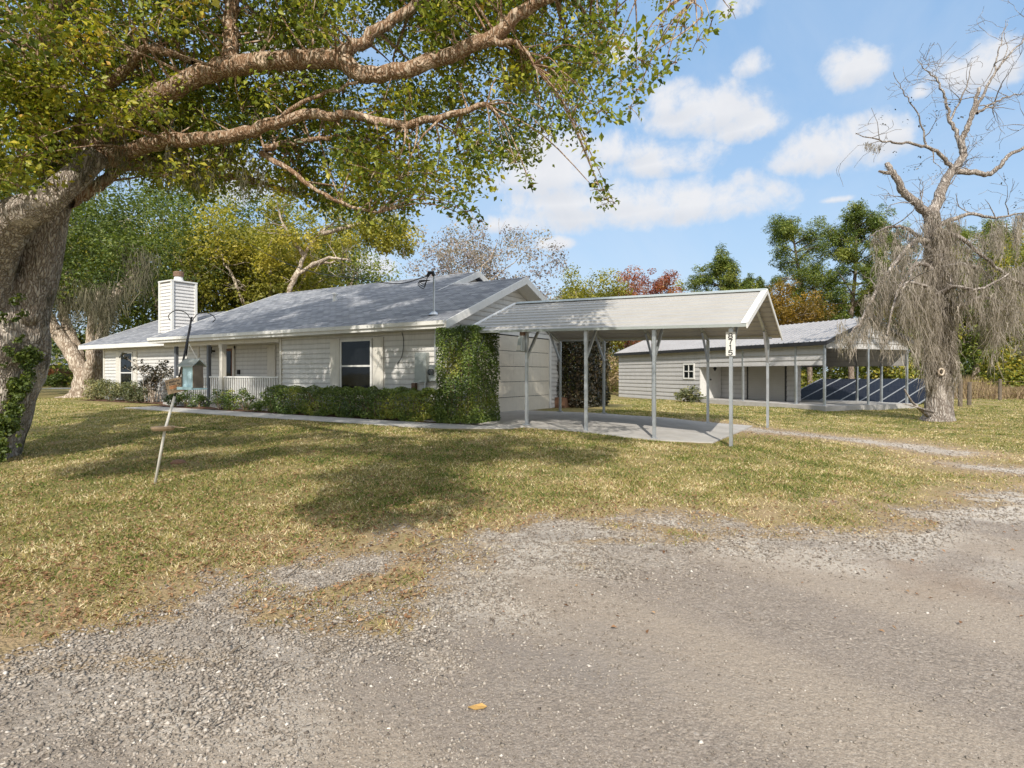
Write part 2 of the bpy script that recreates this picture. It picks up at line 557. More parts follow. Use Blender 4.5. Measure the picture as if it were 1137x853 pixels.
def ground_material():
    m, nt, b = new_mat('lawn_and_gravel')
    p = nt.pos()
    g = nt.attr('gravel')
    nA = nt.noise(p, .8, 5, .65); nB = nt.noise(p, 4.5, 5, .65); nC = nt.noise(p, 26, 4, .65); nD = nt.noise(p, 110, 3, .6)
    # lawn: dormant turf, greener and balder patches
    lawn = nt.ramp(nt.math('ADD', nt.math('MULTIPLY', nA, .55), nt.math('MULTIPLY', nB, .45)),
                   [(.38, (.135, .16, .042)), (.47, (.25, .225, .078)), (.57, (.37, .285, .13)), (.67, (.33, .21, .115))])
    lawn = nt.mix(nt.ramp(nC, [(.35, (.75, .75, .75)), (.7, (0, 0, 0))]), lawn, (.085, .070, .030))
    lawn = nt.mix(nt.math('MULTIPLY', nt.ramp(nD, [(.45, (0, 0, 0)), (.72, (1, 1, 1))]), .5), lawn, (.48, .38, .19))
    # loose gravel and packed lane
    v1 = nt.new('ShaderNodeTexVoronoi'); v1.inputs['Scale'].default_value = 52; v1.inputs['Randomness'].default_value = 1; nt.link(p, v1.inputs['Vector'])
    v2 = nt.new('ShaderNodeTexVoronoi'); v2.inputs['Scale'].default_value = 120; nt.link(p, v2.inputs['Vector'])
    cell = nt.ramp(v1.outputs['Color'], [(.1, (.15, .125, .105)), (.5, (.32, .27, .225)), (.8, (.48, .415, .355)), (.97, (.62, .58, .54))])
    cell2 = nt.ramp(v2.outputs['Color'], [(.08, (.075, .06, .048)), (.4, (.25, .20, .16)), (.7, (.40, .335, .275)), (.95, (.74, .67, .60))])
    gap = nt.ramp(v1.outputs['Distance'], [(.5, (0, 0, 0)), (.85, (1, 1, 1))])
    stones = nt.mix(nt.math('MULTIPLY', gap, .6), cell, (.10, .085, .07))
    packed = nt.mix(nt.ramp(nB, [(.38, (0, 0, 0)), (.62, (1, 1, 1))]), (.35, .292, .238), (.29, .25, .215))
    v3 = nt.new('ShaderNodeTexVoronoi'); v3.inputs['Scale'].default_value = 210; nt.link(p, v3.inputs['Vector'])
    cell3 = nt.ramp(v3.outputs['Color'], [(.1, (.10, .082, .066)), (.5, (.33, .275, .225)), (.92, (.66, .59, .52))])
    packed = nt.mix(.42, packed, cell3)
    packed = nt.mix(.45, packed, cell2)
    packed = nt.mix(nt.math('MULTIPLY', nt.ramp(nC, [(.5, (0, 0, 0)), (.75, (1, 1, 1))]), .5), packed, (.46, .385, .315))
    # where stones lie loose: verge + streaks along the lane
    nS = nt.noise(nt.pos((.35, 1.6, 1), (0, 0, R_(-24))), 1.1, 5, .65)
    loose = nt.math('ADD', nt.ramp(g, [(.0, (1, 1, 1)), (.9, (.35, .35, .35)), (1.0, (.0, .0, .0))]), nt.math('MULTIPLY', nt.math('SUBTRACT', nS, .5), 2.2), True)
    trk = nt.new('ShaderNodeTexWave'); trk.wave_type = 'BANDS'; trk.bands_direction = 'Y'; trk.inputs['Scale'].default_value = .17; trk.inputs['Distortion'].default_value = 1.6; trk.inputs['Detail'].default_value = 3; trk.inputs['Detail Scale'].default_value = .6
    nt.link(nt.pos((1, 1, 1), (0, 0, R_(14))), trk.inputs['Vector'])
    tr_ = nt.ramp(trk.outputs['Fac'], [(.35, (0, 0, 0)), (.75, (1, 1, 1))])
    loose = nt.math('SUBTRACT', loose, nt.math('MULTIPLY', tr_, .45), True)
    packed = nt.mix(nt.math('MULTIPLY', tr_, .45), packed, (.37, .315, .26))
    packed = nt.mix(nt.math('MULTIPLY', nt.math('SUBTRACT', 1.0, tr_), .35), packed, (.225, .20, .185))
    grav = nt.mix(loose, packed, stones)
    sand = nt.ramp(nt.math('ADD', nt.math('MULTIPLY', g, .5), nt.math('MULTIPLY', nt.math('SUBTRACT', nA, .5), 1.5)), [(.0, (1, 1, 1)), (.55, (0, 0, 0))])
    grav = nt.mix(nt.math('MULTIPLY', sand, .75), grav, (.64, .59, .53))
    # rusty and dark stains on the lane
    nR = nt.noise(p, .55, 5, .6)
    grav = nt.mix(nt.ramp(nR, [(.62, (0, 0, 0)), (.76, (.45, .45, .45))]), grav, (.30, .20, .125))
    nK = nt.noise(nt.pos((.5, 1.2, 1), (0, 0, R_(-24))), .7, 5, .6)
    grav = nt.mix(nt.ramp(nK, [(.56, (0, 0, 0)), (.74, (.55, .55, .55))]), grav, (.25, .225, .21))
    # bare brown soil between both
    edge = nt.math('ADD', g, nt.math('ADD', nt.math('MULTIPLY', nt.math('SUBTRACT', nA, .5), .6), nt.math('MULTIPLY', nt.math('SUBTRACT', nB, .5), 1.2)))
    edge = nt.math('ADD', edge, nt.math('MULTIPLY', nt.math('SUBTRACT', nC, .5), .7))
    soil = nt.mix(nC, (.27, .175, .105), (.45, .34, .225))
    e1 = nt.new('ShaderNodeMapRange'); nt.link(edge, e1.inputs[0]); e1.inputs[1].default_value = -1.5; e1.inputs[2].default_value = -.05
    e2 = nt.new('ShaderNodeMapRange'); nt.link(edge, e2.inputs[0]); e2.inputs[1].default_value = -.1; e2.inputs[2].default_value = .25
    c = nt.mix(nt.math('MULTIPLY', e1.outputs[0], .8), lawn, soil)
    grav = nt.mix(1.0, grav, (.89, .88, .87), 'MULTIPLY')
    c = nt.mix(e2.outputs[0], c, grav)
    nt.link(c, b.inputs['Base Color'])
    b.inputs['Roughness'].default_value = .95; b.inputs['Specular IOR Level'].default_value = .12
    h1 = nt.math('MULTIPLY', nt.math('SUBTRACT', 1.0, v1.outputs['Distance']), .55)
    h = nt.math('ADD', nt.math('MULTIPLY', h1, nt.math('ADD', .35, loose)), nt.math('ADD', nt.math('MULTIPLY', nC, .9), nt.math('MULTIPLY', nD, .35)))
    nt.link(nt.bump(h, .75, .018), b.inputs['Normal'])
    return m


M['ground'] = ground_material()
xs = grid_axis(-24, 26, .16, 3200); ys = grid_axis(-13.5, 14, .16, 3200)
tag(mesh_obj('ground', ground_mesh(xs, ys), M['ground']), kind='structure')
xr = np.arange(-10, 25.9, .14); yr = np.arange(-13.4, 1, .14)
tag(mesh_obj('gravel_road', ground_mesh(xr, yr, .004, lambda x, y, g: (g > .35) & (y < 2 + .5 * x * 0 + 1) & in_poly(np.stack([x, y], 1), ROAD_POLY), 'gravel_road'), M['ground']), kind='structure')
# ------------------------------------------------------------------ building materials
M['siding'] = plain('siding_paint', (.65, .635, .61), .55, var=.06, scale=3, grime=.22, grimecol=(.25, .23, .18), streak=True)
M['siding_shed'] = plain('shed_metal_siding', (.50, .485, .475), .5, var=.06, scale=2, grime=.2, grimecol=(.2, .18, .15), streak=True)
def add_lap_shade(m, lap, dark=.45, width=.075):
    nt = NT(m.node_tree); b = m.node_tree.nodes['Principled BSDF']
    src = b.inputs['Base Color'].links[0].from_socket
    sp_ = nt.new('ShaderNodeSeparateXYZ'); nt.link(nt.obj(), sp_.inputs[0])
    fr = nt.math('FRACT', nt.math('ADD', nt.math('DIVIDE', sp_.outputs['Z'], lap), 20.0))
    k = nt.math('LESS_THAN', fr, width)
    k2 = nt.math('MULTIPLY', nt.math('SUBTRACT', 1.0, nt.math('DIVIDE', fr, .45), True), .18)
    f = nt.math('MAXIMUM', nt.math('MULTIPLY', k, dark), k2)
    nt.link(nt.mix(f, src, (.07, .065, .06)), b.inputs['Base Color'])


add_lap_shade(M['siding'], .15)            # lap shadow painted into the colour: dark line and soft fade per board
add_lap_shade(M['siding_shed'], .23, .4, .06)
M['chimney_siding'] = plain('pale_siding_paint', (.70, .68, .66), .5, var=.06, grime=.25, grimecol=(.33, .33, .34), streak=True)
add_lap_shade(M['chimney_siding'], .15, .5, .1)
M['white'] = plain('white_trim_paint', (.70, .69, .665), .5, var=.05, grime=.25, grimecol=(.42, .39, .33), streak=True)
M['cream'] = plain('cream_paint', (.64, .61, .55), .55, var=.05, grime=.15, streak=True)
M['door_paint'] = plain('garage_door_paint', (.66, .60, .50), .5, var=.04, grime=.15, grimecol=(.4, .36, .28), streak=True)
M['concrete'] = plain('concrete', (.43, .41, .385), .9, var=.12, scale=1.6, bump=.4, spec=.2, grime=.35, grimecol=(.26, .23, .19))
M['galv'] = plain('galvanised_steel', (.50, .53, .56), .38, metal=.75, var=.12, scale=8, grime=.2, grimecol=(.25, .2, .15), streak=True)
M['carport_metal'] = plain('painted_roof_metal', (.37, .355, .333), .42, metal=.0, var=.05, scale=1.5, grime=.32, grimecol=(.33, .30, .26))
M['shed_roof'] = plain('shed_roof_metal', (.36, .345, .34), .42, metal=.25, var=.08, scale=1.0, grime=.3, grimecol=(.18, .16, .15))
M['dark_metal'] = plain('dark_metal', (.05, .05, .055), .5, metal=.5, var=.2)
M['grey_metal'] = plain('grey_enamel', (.36, .39, .38), .45, metal=.2, var=.06)
M['slate'] = plain('slate_grey_paint', (.13, .14, .16), .55, var=.1)
M['slate2'] = plain('dull_aluminium', (.26, .27, .28), .5, var=.15)
M['rust'] = plain('rusty_steel', (.20, .125, .085), .8, metal=.2, var=.3, scale=14)
M['wood_dark'] = plain('weathered_wood', (.15, .12, .09), .85, var=.25, scale=9)
M['wood_tan'] = plain('bare_wood', (.42, .30, .19), .75, var=.2, scale=14)
M['black'] = plain('black_paint', (.02, .02, .02), .6, var=.1)
M['dark_room'] = plain('dark_room', (.018, .018, .02), .9, var=.1)
M['curtain'] = plain('curtain_cloth', (.60, .59, .57), .9, var=.06)
M['red_brown'] = plain('brown_paint', (.16, .07, .04), .6, var=.15)
M['blue_plastic'] = plain('pale_blue_plastic', (.50, .68, .74), .35, var=.06)
M['pale_clear'] = plain('pale_blue_clear_plastic', (.42, .60, .64), .15, var=.08)
M['mulch'] = plain('bark_mulch', (.12, .06, .035), .95, var=.4, scale=30, bump=.9)
M['brick'] = plain('brown_brick', (.24, .13, .08), .85, var=.25, scale=12)


def glass_mat(name, tint=(.6, .66, .7), fac=.55):
    m, nt, b = new_mat(name)
    b.inputs['Base Color'].default_value = (.012, .014, .016, 1); b.inputs['Roughness'].default_value = .04
    b.inputs['Specular IOR Level'].default_value = .4
    nt.link(nt.bump(nt.noise(nt.pos(), 1.7, 2), .05, .03), b.inputs['Normal'])
    tr = nt.new('ShaderNodeBsdfTransparent'); tr.inputs[0].default_value = (*tint, 1)
    mx = nt.new('ShaderNodeMixShader'); mx.inputs[0].default_value = fac
    nt.link(tr.outputs[0], mx.inputs[1]); nt.link(b.outputs[0], mx.inputs[2])
    nt.link(mx.outputs[0], m.node_tree.nodes['Material Output'].inputs['Surface'])
    return m


M['glass'] = glass_mat('window_glass', fac=.6)


def shingle_mat():
    m, nt, b = new_mat('asphalt_shingles')
    mp = nt.pos((1, 1.083, 0))
    br = nt.new('ShaderNodeTexBrick'); nt.link(mp, br.inputs['Vector'])
    br.inputs['Scale'].default_value = 1.0; br.inputs['Brick Width'].default_value = .30; br.inputs['Row Height'].default_value = .145
    br.inputs['Mortar Size'].default_value = .012; br.inputs['Bias'].default_value = 0; br.offset = .5
    br.inputs['Color1'].default_value = (.12, .13, .155, 1); br.inputs['Color2'].default_value = (.34, .35, .37, 1); br.inputs['Mortar'].default_value = (.10, .10, .11, 1)
    n1 = nt.noise(nt.pos(), 1.1, 5, .6); n2 = nt.noise(nt.pos(), 60, 3, .6)
    c = nt.mix(nt.math('MULTIPLY', n1, .3), br.outputs['Color'], (.20, .205, .22))
    c = nt.mix(nt.math('MULTIPLY', n2, .35), c, (.20, .20, .21))
    n3 = nt.noise(nt.pos((3, .35, 1)), 1.5, 4, .6)
    c = nt.mix(nt.ramp(n3, [(.5, (0, 0, 0)), (.8, (.5, .5, .5))]), c, (.22, .215, .205))
    nt.link(c, b.inputs['Base Color']); b.inputs['Roughness'].default_value = .9; b.inputs['Specular IOR Level'].default_value = .25
    nt.link(nt.bump(nt.math('ADD', br.outputs['Fac'], nt.math('MULTIPLY', n2, -.5)), -.5, .012), b.inputs['Normal'])
    return m


M['shingle'] = shingle_mat()


def lap(mb, org, ax, nrm, z0, z1, spans, lapz=.15, tilt=.026):
    """lap siding boards: spans(za, zb) -> list of ((a0,b0) at za, (a1,b1) at zb) along the axis"""
    org = Vector(org); ax = Vector(ax); nrm = Vector(nrm)
    z = z0
    while z < z1 - 1e-4:
        zb = min(z + lapz, z1)
        for (lo, hi) in spans(z, zb):
            p = [org + ax * lo[0] + nrm * tilt + Vector((0, 0, z)), org + ax * lo[1] + nrm * tilt + Vector((0, 0, z)),
                 org + ax * hi[1] + nrm * .003 + Vector((0, 0, zb)), org + ax * hi[0] + nrm * .003 + Vector((0, 0, zb))]
            q = [org + ax * lo[0] + nrm * .003 + Vector((0, 0, z)), org + ax * lo[1] + nrm * .003 + Vector((0, 0, z))]
            mb.add(p + q, [(0, 1, 2, 3), (1, 0, 4, 5)])
        z = zb
    return mb


def rect_spans(a, b, holes=()):
    def f(za, zb):
        cuts = [(a, b)]
        for (h0, h1, k0, k1) in holes:
            if k0 < (za + zb) / 2 < k1:
                nxt = []
                for (s, e) in cuts:
                    if h1 <= s or h0 >= e: nxt.append((s, e)); continue
                    if h0 > s: nxt.append((s, h0))
                    if h1 < e: nxt.append((h1, e))
                cuts = nxt
        return [(c, c) for c in cuts]
    return f


def gable_spans(a, b, zbase, zpeak):
    m = (a + b) / 2
    def w(z): k = max(0, min(1, (zpeak - z) / (zpeak - zbase))); return (m - (m - a) * k, m + (b - m) * k)
    return lambda za, zb: [(w(za), w(zb))]


# ------------------------------------------------------------------ the house
H = thing('ranch_house', 'low grey ranch house with white trim, shingled gable roofs and a two car garage', 'house', (0, 0, 0))
PIT = .4106; EV = -.45; ZE = 2.53


def roof_z(y, e=EV): return ZE + PIT * (y - e)


# bodies (solid walls) with lap siding skins
mb = MB()
mb.box(-6.49, -.02, .02, 6.98, -.25, 2.36)            # garage block
mb.box(-13.3, -6.5, 1.32, 10.4, -.25, 2.36)           # main block behind the porch
mb.box(-6.48, -2.7, 7.0, 10.4, -.25, 2.36)
mb.box(-21.1, -13.32, 1.32, 8.7, -.25, 2.36)          # far wing
mb.build('wall_core', M['siding'], H)
lap(MB(), (0, 0.02, 0), (1, 0, 0), (0, -1, 0), -.15, 2.34, rect_spans(-6.49, -.01, [(-4.2, -2.03, .45, 2.24)])).build('wall', M['siding'], H)
lap(MB(), (0, 1.32, 0), (1, 0, 0), (0, -1, 0), .15, 2.34, rect_spans(-13.3, -6.5, [(-11.83, -10.93, 0, 2.24)])).build('wall', M['siding'], H)
lap(MB(), (0, 1.32, 0), (1, 0, 0), (0, -1, 0), -.15, 2.34, rect_spans(-21.1, -13.3, [(-19.95, -18.1, .5, 2.24)])).build('wall', M['siding'], H)
lap(MB(), (-.02, 0, 0), (0, 1, 0), (1, 0, 0), -.15, 2.40, rect_spans(.01, .9)).build('wall', M['siding'], H)
lap(MB(), (-.02, 0, 0), (0, 1, 0), (1, 0, 0), -.15, 2.40, rect_spans(6.0, 6.99)).build('wall', M['siding'], H)
lap(MB(), (-6.49, 0, 0), (0, 1, 0), (-1, 0, 0), .15, 2.34, rect_spans(.02, 1.31)).build('wall', M['siding'], H)
lap(MB(), (-21.1, 0, 0), (0, 1, 0), (-1, 0, 0), -.15, 2.34, rect_spans(1.32, 8.7)).build('wall', M['siding'], H)
mb = MB()
mb.prism([(-.14, .0, 2.37), (-.14, 7.0, 2.37), (-.14, 3.5, roof_z(3.5) - .12)], (.1, 0, 0))
lap(mb, (-.03, 0, 0), (0, 1, 0), (1, 0, 0), 2.40, 3.98, gable_spans(-.02, 7.02, 2.37, 4.02))
mb.build('gable_wall', M['siding'], H)
mb = MB()
mb.prism([(-2.86, .0, 2.37), (-2.86, 10.4, 2.37), (-2.86, 5.2, roof_z(5.2) - .12)], (.1, 0, 0))
lap(mb, (-2.75, 0, 0), (0, 1, 0), (1, 0, 0), 2.40, 4.70, gable_spans(0, 10.4, 2.37, 4.72))
mb.build('gable_wall', M['siding'], H)
for b6 in ((-6.535, -6.445, -.026, .06, -.15, 2.33), (-.08, .034, -.028, .06, -.15, 2.34), (-.03, .033, 6.9, 7.03, -.15, 2.4), (-21.15, -21.04, 1.275, 1.36, -.15, 2.33), (-13.38, -13.28, 1.272, 1.33, -.15, 2.33)):
    MB().box(*b6).build('corner_trim', M['cream'], H)


def slab(x0, x1, y0, z0, y1, z1, t=.05):
    return [(x0, y0, z0 - t), (x1, y0, z0 - t), (x1, y1, z1 - t), (x0, y1, z1 - t), (x0, y0, z0), (x1, y0, z0), (x1, y1, z1), (x0, y1, z1)]


mb = MB()
zr = roof_z(5.2); zg_ = roof_z(3.5)
mb.hexa(slab(-13.55, -2.45, EV, ZE, 5.2, zr)); mb.hexa(slab(-13.55, -2.45, 10.85, ZE, 5.2, zr)[::1])
mb.hexa(slab(-2.448, .5, EV, ZE, 3.5, zg_)); mb.hexa(slab(-2.448, .5, 7.45, ZE, 3.5, zg_))
ew = .85
mb.hexa(slab(-22.5, -13.552, ew, ZE, 5.0, roof_z(5.0, ew))); mb.hexa(slab(-22.5, -13.552, 9.15, ZE, 5.0, roof_z(5.0, ew)))
roof = mb.build('roof', M['shingle'], H)
# ridge caps
for (x0, x1, y, z) in [(-13.5, -2.5, 5.2, zr), (-2.4, .45, 3.5, zg_), (-22.4, -13.6, 5.0, roof_z(5.0, ew))]:
    x = x0; mb = MB()
    while x < x1 - .01:
        xe = min(x + .28, x1)
        mb.add([(x, y - .14, z - .045), (xe, y - .14, z - .052), (xe, y, z + .008), (x, y, z + .018), (x, y + .14, z - .045), (xe, y + .14, z - .052)],
               [(0, 1, 2, 3), (3, 2, 5, 4)])
        x = xe
    mb.build('ridge_cap', M['shingle'], H)
mb = MB()
mb.box(-13.56, .505, EV - .035, EV - .003, ZE - .19, ZE - .012)
mb.box(-13.56, .49, EV - .09, EV - .036, ZE - .10, ZE - .0)        # gutter lip
mb.build('fascia', M['white'], H)
mb = MB()
mb.box(-22.52, -13.57, ew - .035, ew - .003, ZE - .19, ZE - .012)
mb.build('fascia', M['white'], H)
mb = MB()
mb.box(-13.5, .45, EV, 0.0, ZE - .19, ZE - .165); mb.build('soffit', M['cream'], H); mb = MB(); mb.box(-13.2, -6.52, 0.003, 1.30, ZE - .19, ZE - .165); mb.build('soffit', M['cream'], H); mb = MB(); mb.box(-22.4, -13.6, ew, 1.30, ZE - .19, ZE - .165)
mb.build('soffit', M['cream'], H)
mb = MB()
mb.box(-13.3, -6.53, -.06, .06, ZE - .32, ZE - .195)
mb.build('porch_beam', M['cream'], H)


def rake(mb, x, y0, z0, y1, z1, h=.2, t=.035):
    mb.hexa([(x, y0, z0 - h), (x + t, y0, z0 - h), (x + t, y1, z1 - h), (x, y1, z1 - h), (x, y0, z0 + .012), (x + t, y0, z0 + .012), (x + t, y1, z1 + .012), (x, y1, z1 + .012)])


mb = MB()
rake(mb, .503, EV - .03, ZE - .015, 3.499, zg_ - .005); rake(mb, .503, 7.48, ZE - .015, 3.501, zg_ - .005)
mb.build('rake_board', M['white'], H)
mb = MB()
rake(mb, -2.446, 2.9, roof_z(2.9), 5.199, zr); rake(mb, -2.446, 10.88, ZE, 5.201, zr)
mb.build('rake_board', M['white'], H)
mb = MB()
rake(mb, -13.59, EV, ZE, 5.199, zr, .18); mb.build('rake_board', M['white'], H); mb = MB(); rake(mb, -22.54, ew, ZE, 4.999, roof_z(5., ew), .18)
mb.build('rake_board', M['white'], H)
mb = MB()   # sloping soffit below the garage rake
for (y0, y1) in ((0.0, 3.49), (7.0, 3.51)):
    za, zb = (ZE + PIT * .45 - .1), zg_ - .1
    mb.hexa([(0, y0, za - .1), (.5, y0, za - .1), (.5, y1, zb - .1), (0, y1, zb - .1), (0, y0, za - .09), (.5, y0, za - .09), (.5, y1, zb - .09), (0, y1, zb - .09)])
mb.build('rake_soffit', M['cream'], H)

# garage door: five sections
gd = MB().box(-.06, -.02, .95, 5.95, 0, 2.42).build('garage_door', M['dark_room'], H)
for k in range(5):
    s = MB().box(-.0, .018, 1.03, 5.90, .004 + k * .476, (k + 1) * .476 - .012)
    for j in range(4):
        y0 = 1.16 + j * 1.2
        for (a, b, c_, d) in ((y0, y0 + 1.0, .07, .085), (y0, y0 + 1.0, .385, .40), (y0, y0 + .015, .085, .385), (y0 + .985, y0 + 1.0, .085, .385)):
            s.box(.0185, .021, a, b, k * .476 + c_, k * .476 + d)
    o = s.build('door_section', M['door_paint'], H); o.parent = gd; o.location = (0, 0, 0); bevel(o, .006)
mb = MB()
mb.box(.0, .045, .88, 1.02, 0, 2.46); mb.box(.0, .045, 5.91, 6.05, 0, 2.46); mb.box(.001, .047, .88, 6.05, 2.40, 2.52)
mb.build('door_trim', M['white'], H)


def window(parent, x0, x1, z0, z1, y, mid, curtains=None):
    f = MB(); w = .06
    f.box(x0, x0 + w, y - .05, y, z0, z1); f.box(x1 - w, x1, y - .05, y, z0, z1)
    f.box(x0 + w, x1 - w, y - .051, y, z1 - w, z1); f.box(x0 + w, x1 - w, y - .053, y, z0, z0 + w)
    f.box(x0 + w, x1 - w, y - .048, y, mid - .025, mid + .025)
    f.box(x0 - .03, x1 + .03, y - .08, y + .0, z0 - .05, z0 - .002)
    win = f.build('window', M['white'], parent)
    for (a, b) in ((z0 + w, mid - .025), (mid + .025, z1 - w)):
        p = MB().box(x0 + w, x1 - w, y - .032, y - .028, a, b).build('pane', M['glass'], parent); p.parent = win; p.location = (0, 0, 0)
    d = MB().box(x0 + .02, x1 - .02, y - .006, y + .004, z0 + .02, z1 - .02).build('window_dark_plate', M['dark_room'], parent); d.parent = win; d.location = (0, 0, 0)  # flat dark plate, coloured as the unlit room behind the panes
    if curtains:
        c = MB()
        for (a, b) in curtains:
            n = 14
            for i in range(n):
                xa, xb = a + (b - a) * i / n, a + (b - a) * (i + 1) / n
                ya, yb = y - .012 - .006 * (i % 2), y - .012 - .006 * ((i + 1) % 2)
                c.quad((xa, ya, z0 + .05), (xb, yb, z0 + .05), (xb, yb, z1 - .05), (xa, ya, z1 - .05))
        c = c.build('curtain', M['curtain'], parent); c.parent = win; c.location = (0, 0, 0)
    return win


window(H, -3.74, -2.46, .52, 2.19, 0.0, 1.42)
window(H, -19.52, -18.42, .42, 2.16, 1.3, 1.24, [(-19.46, -19.15), (-18.95, -18.62)])


def shutter(x0, x1, z0, z1, y):
    s = MB().box(x0, x1, y - .035, y, z0, z1)
    zz = [z0 + .05, (z0 + z1) / 2 - .04, (z0 + z1) / 2 + .04, z1 - .05]
    for (a, b) in ((zz[0], zz[1]), (zz[2], zz[3])):
        s.box(x0 + .05, x1 - .05, y - .042, y - .036, a, b)
    bevel(s.build('shutter', M['cream'], H), .006)


shutter(-4.18, -3.78, .48, 2.22, 0.0); shutter(-2.42, -2.04, .48, 2.22, 0.0)
shutter(-19.93, -19.56, .45, 2.2, 1.3); shutter(-18.38, -18.08, .45, 2.2, 1.3)
shutter(-8.95, -8.5, .5, 2.2, 1.3)
# porch
MB().box(-13.2, -6.52, -.15, 1.3, -.1, .12).build('porch_floor', M['concrete'], H)
for (x, w, m) in [(-12.55, .11, 'slate'), (-10.45, .11, 'slate'), (-9.62, .16, 'cream')]:
    p = MB().box(x - w / 2, x + w / 2, -w / 2, w / 2, .121, 2.21)
    if m == 'cream':
        p.box(x - w / 2 - .02, x + w / 2 + .02, -w / 2 - .02, w / 2 + .02, .122, .26).box(x - w / 2 - .02, x + w / 2 + .02, -w / 2 - .02, w / 2 + .02, 2.1, 2.209)
    p.build('porch_post', M[m], H)
rl = MB().box(-12.6, -6.56, -.035, .035, 1.06, 1.11).box(-12.6, -6.56, -.02, .02, .24, .29).build('railing', M['white'], H)
bal = MB().box(-.02, .02, -.018, .018, .291, 1.059).build('baluster', M['white'], H)
bal.parent = rl; bal.location = (-6.66, 0, 0)
for k in range(1, 49):
    c = bal.copy(); COL.objects.link(c); c.parent = rl; c.location = (-6.66 - .122 * k, 0, 0)
fd = MB().box(-11.76, -11.0, 1.25, 1.3, .14, 2.14).build('front_door', M['red_brown'], H)
o = MB().box(-11.66, -11.1, 1.235, 1.249, .3, 2.05).build('door_glass', M['glass'], H); o.parent = fd; o.location = (0, 0, 0)
o = MB().box(-11.67, -11.09, 1.2505, 1.254, .29, 2.06).build('door_dark_plate', M['dark_room'], H); o.parent = fd; o.location = (0, 0, 0)  # flat dark plate, coloured as the unlit space behind the door glass
mb = MB().box(-11.86, -11.765, 1.23, 1.3, .12, 2.23).box(-10.995, -10.9, 1.23, 1.3, .12, 2.23).box(-11.86, -10.9, 1.228, 1.3, 2.15, 2.24)
mb.build('door_trim', M['cream'], H)
MB().box(-10.72, -10.6, 1.24, 1.3, 1.18, 1.34).build('doorbell', M['black'], H)
lm = MB().box(-12.36, -12.2, 1.15, 1.3, 2.04, 2.1).box(-12.33, -12.23, 1.1, 1.2, 1.98, 2.24)
lm = lm.build('porch_lamp', M['dark_metal'], H)
o = MB().box(-12.345, -12.215, 1.09, 1.21, 1.83, 1.98).build('lamp_glass', M['curtain'], H); o.parent = lm; o.location = (0, 0, 0)

# chimney on the far wing
cx0, cx1, cy0, cy1, cz0, cz1 = -17.75, -16.75, 2.1, 3.15, 2.7, 5.28
ch = MB().box(cx0 + .02, cx1 - .02, cy0 + .02, cy1 - .02, cz0, cz1)
lap(ch, (0, cy0 + .02, 0), (1, 0, 0), (0, -1, 0), cz0, cz1, rect_spans(cx0 + .02, cx1 - .02), .15)
lap(ch, (cx1 - .02, 0, 0), (0, 1, 0), (1, 0, 0), cz0, cz1, rect_spans(cy0 + .02, cy1 - .02), .15, .03)
ch = ch.build('chimney', M['chimney_siding'], H)
t_ = MB()
for (x, y) in ((cx0, cy0), (cx1, cy0), (cx1, cy1)):
    t_.box(x - .05, x + .05, y - .05, y + .05, cz0, cz1 + .005)
t_.box(cx0 - .06, cx1 + .06, cy0 - .06, cy1 + .06, cz1 + .006, cz1 + .07)
t_ = t_.build('chimney_trim', M['white'], H); t_.parent = ch; t_.location = (0, 0, 0)
cxm, cym = (cx0 + cx1) / 2 + .05, (cy0 + cy1) / 2
f_ = MB().tube([(cxm, cym, cz1 + .07), (cxm, cym, cz1 + .3)], [.22, .17], 16).build('flue', M['white'], H); f_.parent = ch; f_.location = (0, 0, 0)
f_ = MB().tube([(cxm, cym, cz1 + .3), (cxm, cym, cz1 + .32), (cxm, cym, cz1 + .5), (cxm, cym, cz1 + .54)], [.18, .22, .22, .17], 16).build('flue_cap', M['rust'], H)
f_.parent = ch; f_.location = (0, 0, 0)


def on_slope(px, py):
    """point of the front roof slope seen on that bearing"""
    d0 = at(px, py, 1.0) - CAM
    # z = ZE + PIT*(y-EV)
    t = (ZE + PIT * (CAM[1] - EV) - CAM[2]) / (d0[2] - PIT * d0[1])
    return CAM + d0 * t


pm = on_slope(482, 349)
hm = 43 / 650 * pix(pm)[2]
mast = MB().tube([(pm[0], pm[1], pm[2] - .1), (pm[0], pm[1], pm[2] + hm)], .028, 8).tube([(pm[0], pm[1], pm[2] - .02), (pm[0], pm[1], pm[2] + .07)], [.16, .05], 10)
mast = mast.build('service_mast', M['galv'], H)
top = np.array([pm[0], pm[1], pm[2] + hm])
wh = MB().tube([top + np.array((0, 0, -.02)), top + np.array((-.03, -.02, .08)), top + np.array((-.12, -.05, .08)), top + np.array((-.18, -.06, -.02))], [.04, .055, .05, .045], 8).build('weatherhead', M['dark_metal'], H)
wh.parent = mast; wh.location = (0, 0, 0)
lo = MB()
for k in range(3):
    a = top + np.array((-.16, -.06, 0))
    b_ = top + np.array((-.42 - .07 * k, -.1 + .05 * k, -.12 - .02 * k))
    m_ = (a + b_) / 2 + np.array((0.03, 0, -.16 - .04 * k))
    lo.tube(spline([a, m_, b_, top + np.array((-.12, -.02, -.12))], 5), .011, 5)
lo = lo.build('drip_loop', M['black'], H); lo.parent = mast; lo.location = (0, 0, 0)
pv = on_slope(372, 334)
MB().tube([pv + np.array((0, 0, -.05)), pv + np.array((0, 0, .22)), pv + np.array((0, 0, .22)), pv + np.array((0, 0, .28))], [.10, .06, .12, .10], 12).build('roof_vent', M['white'], H)
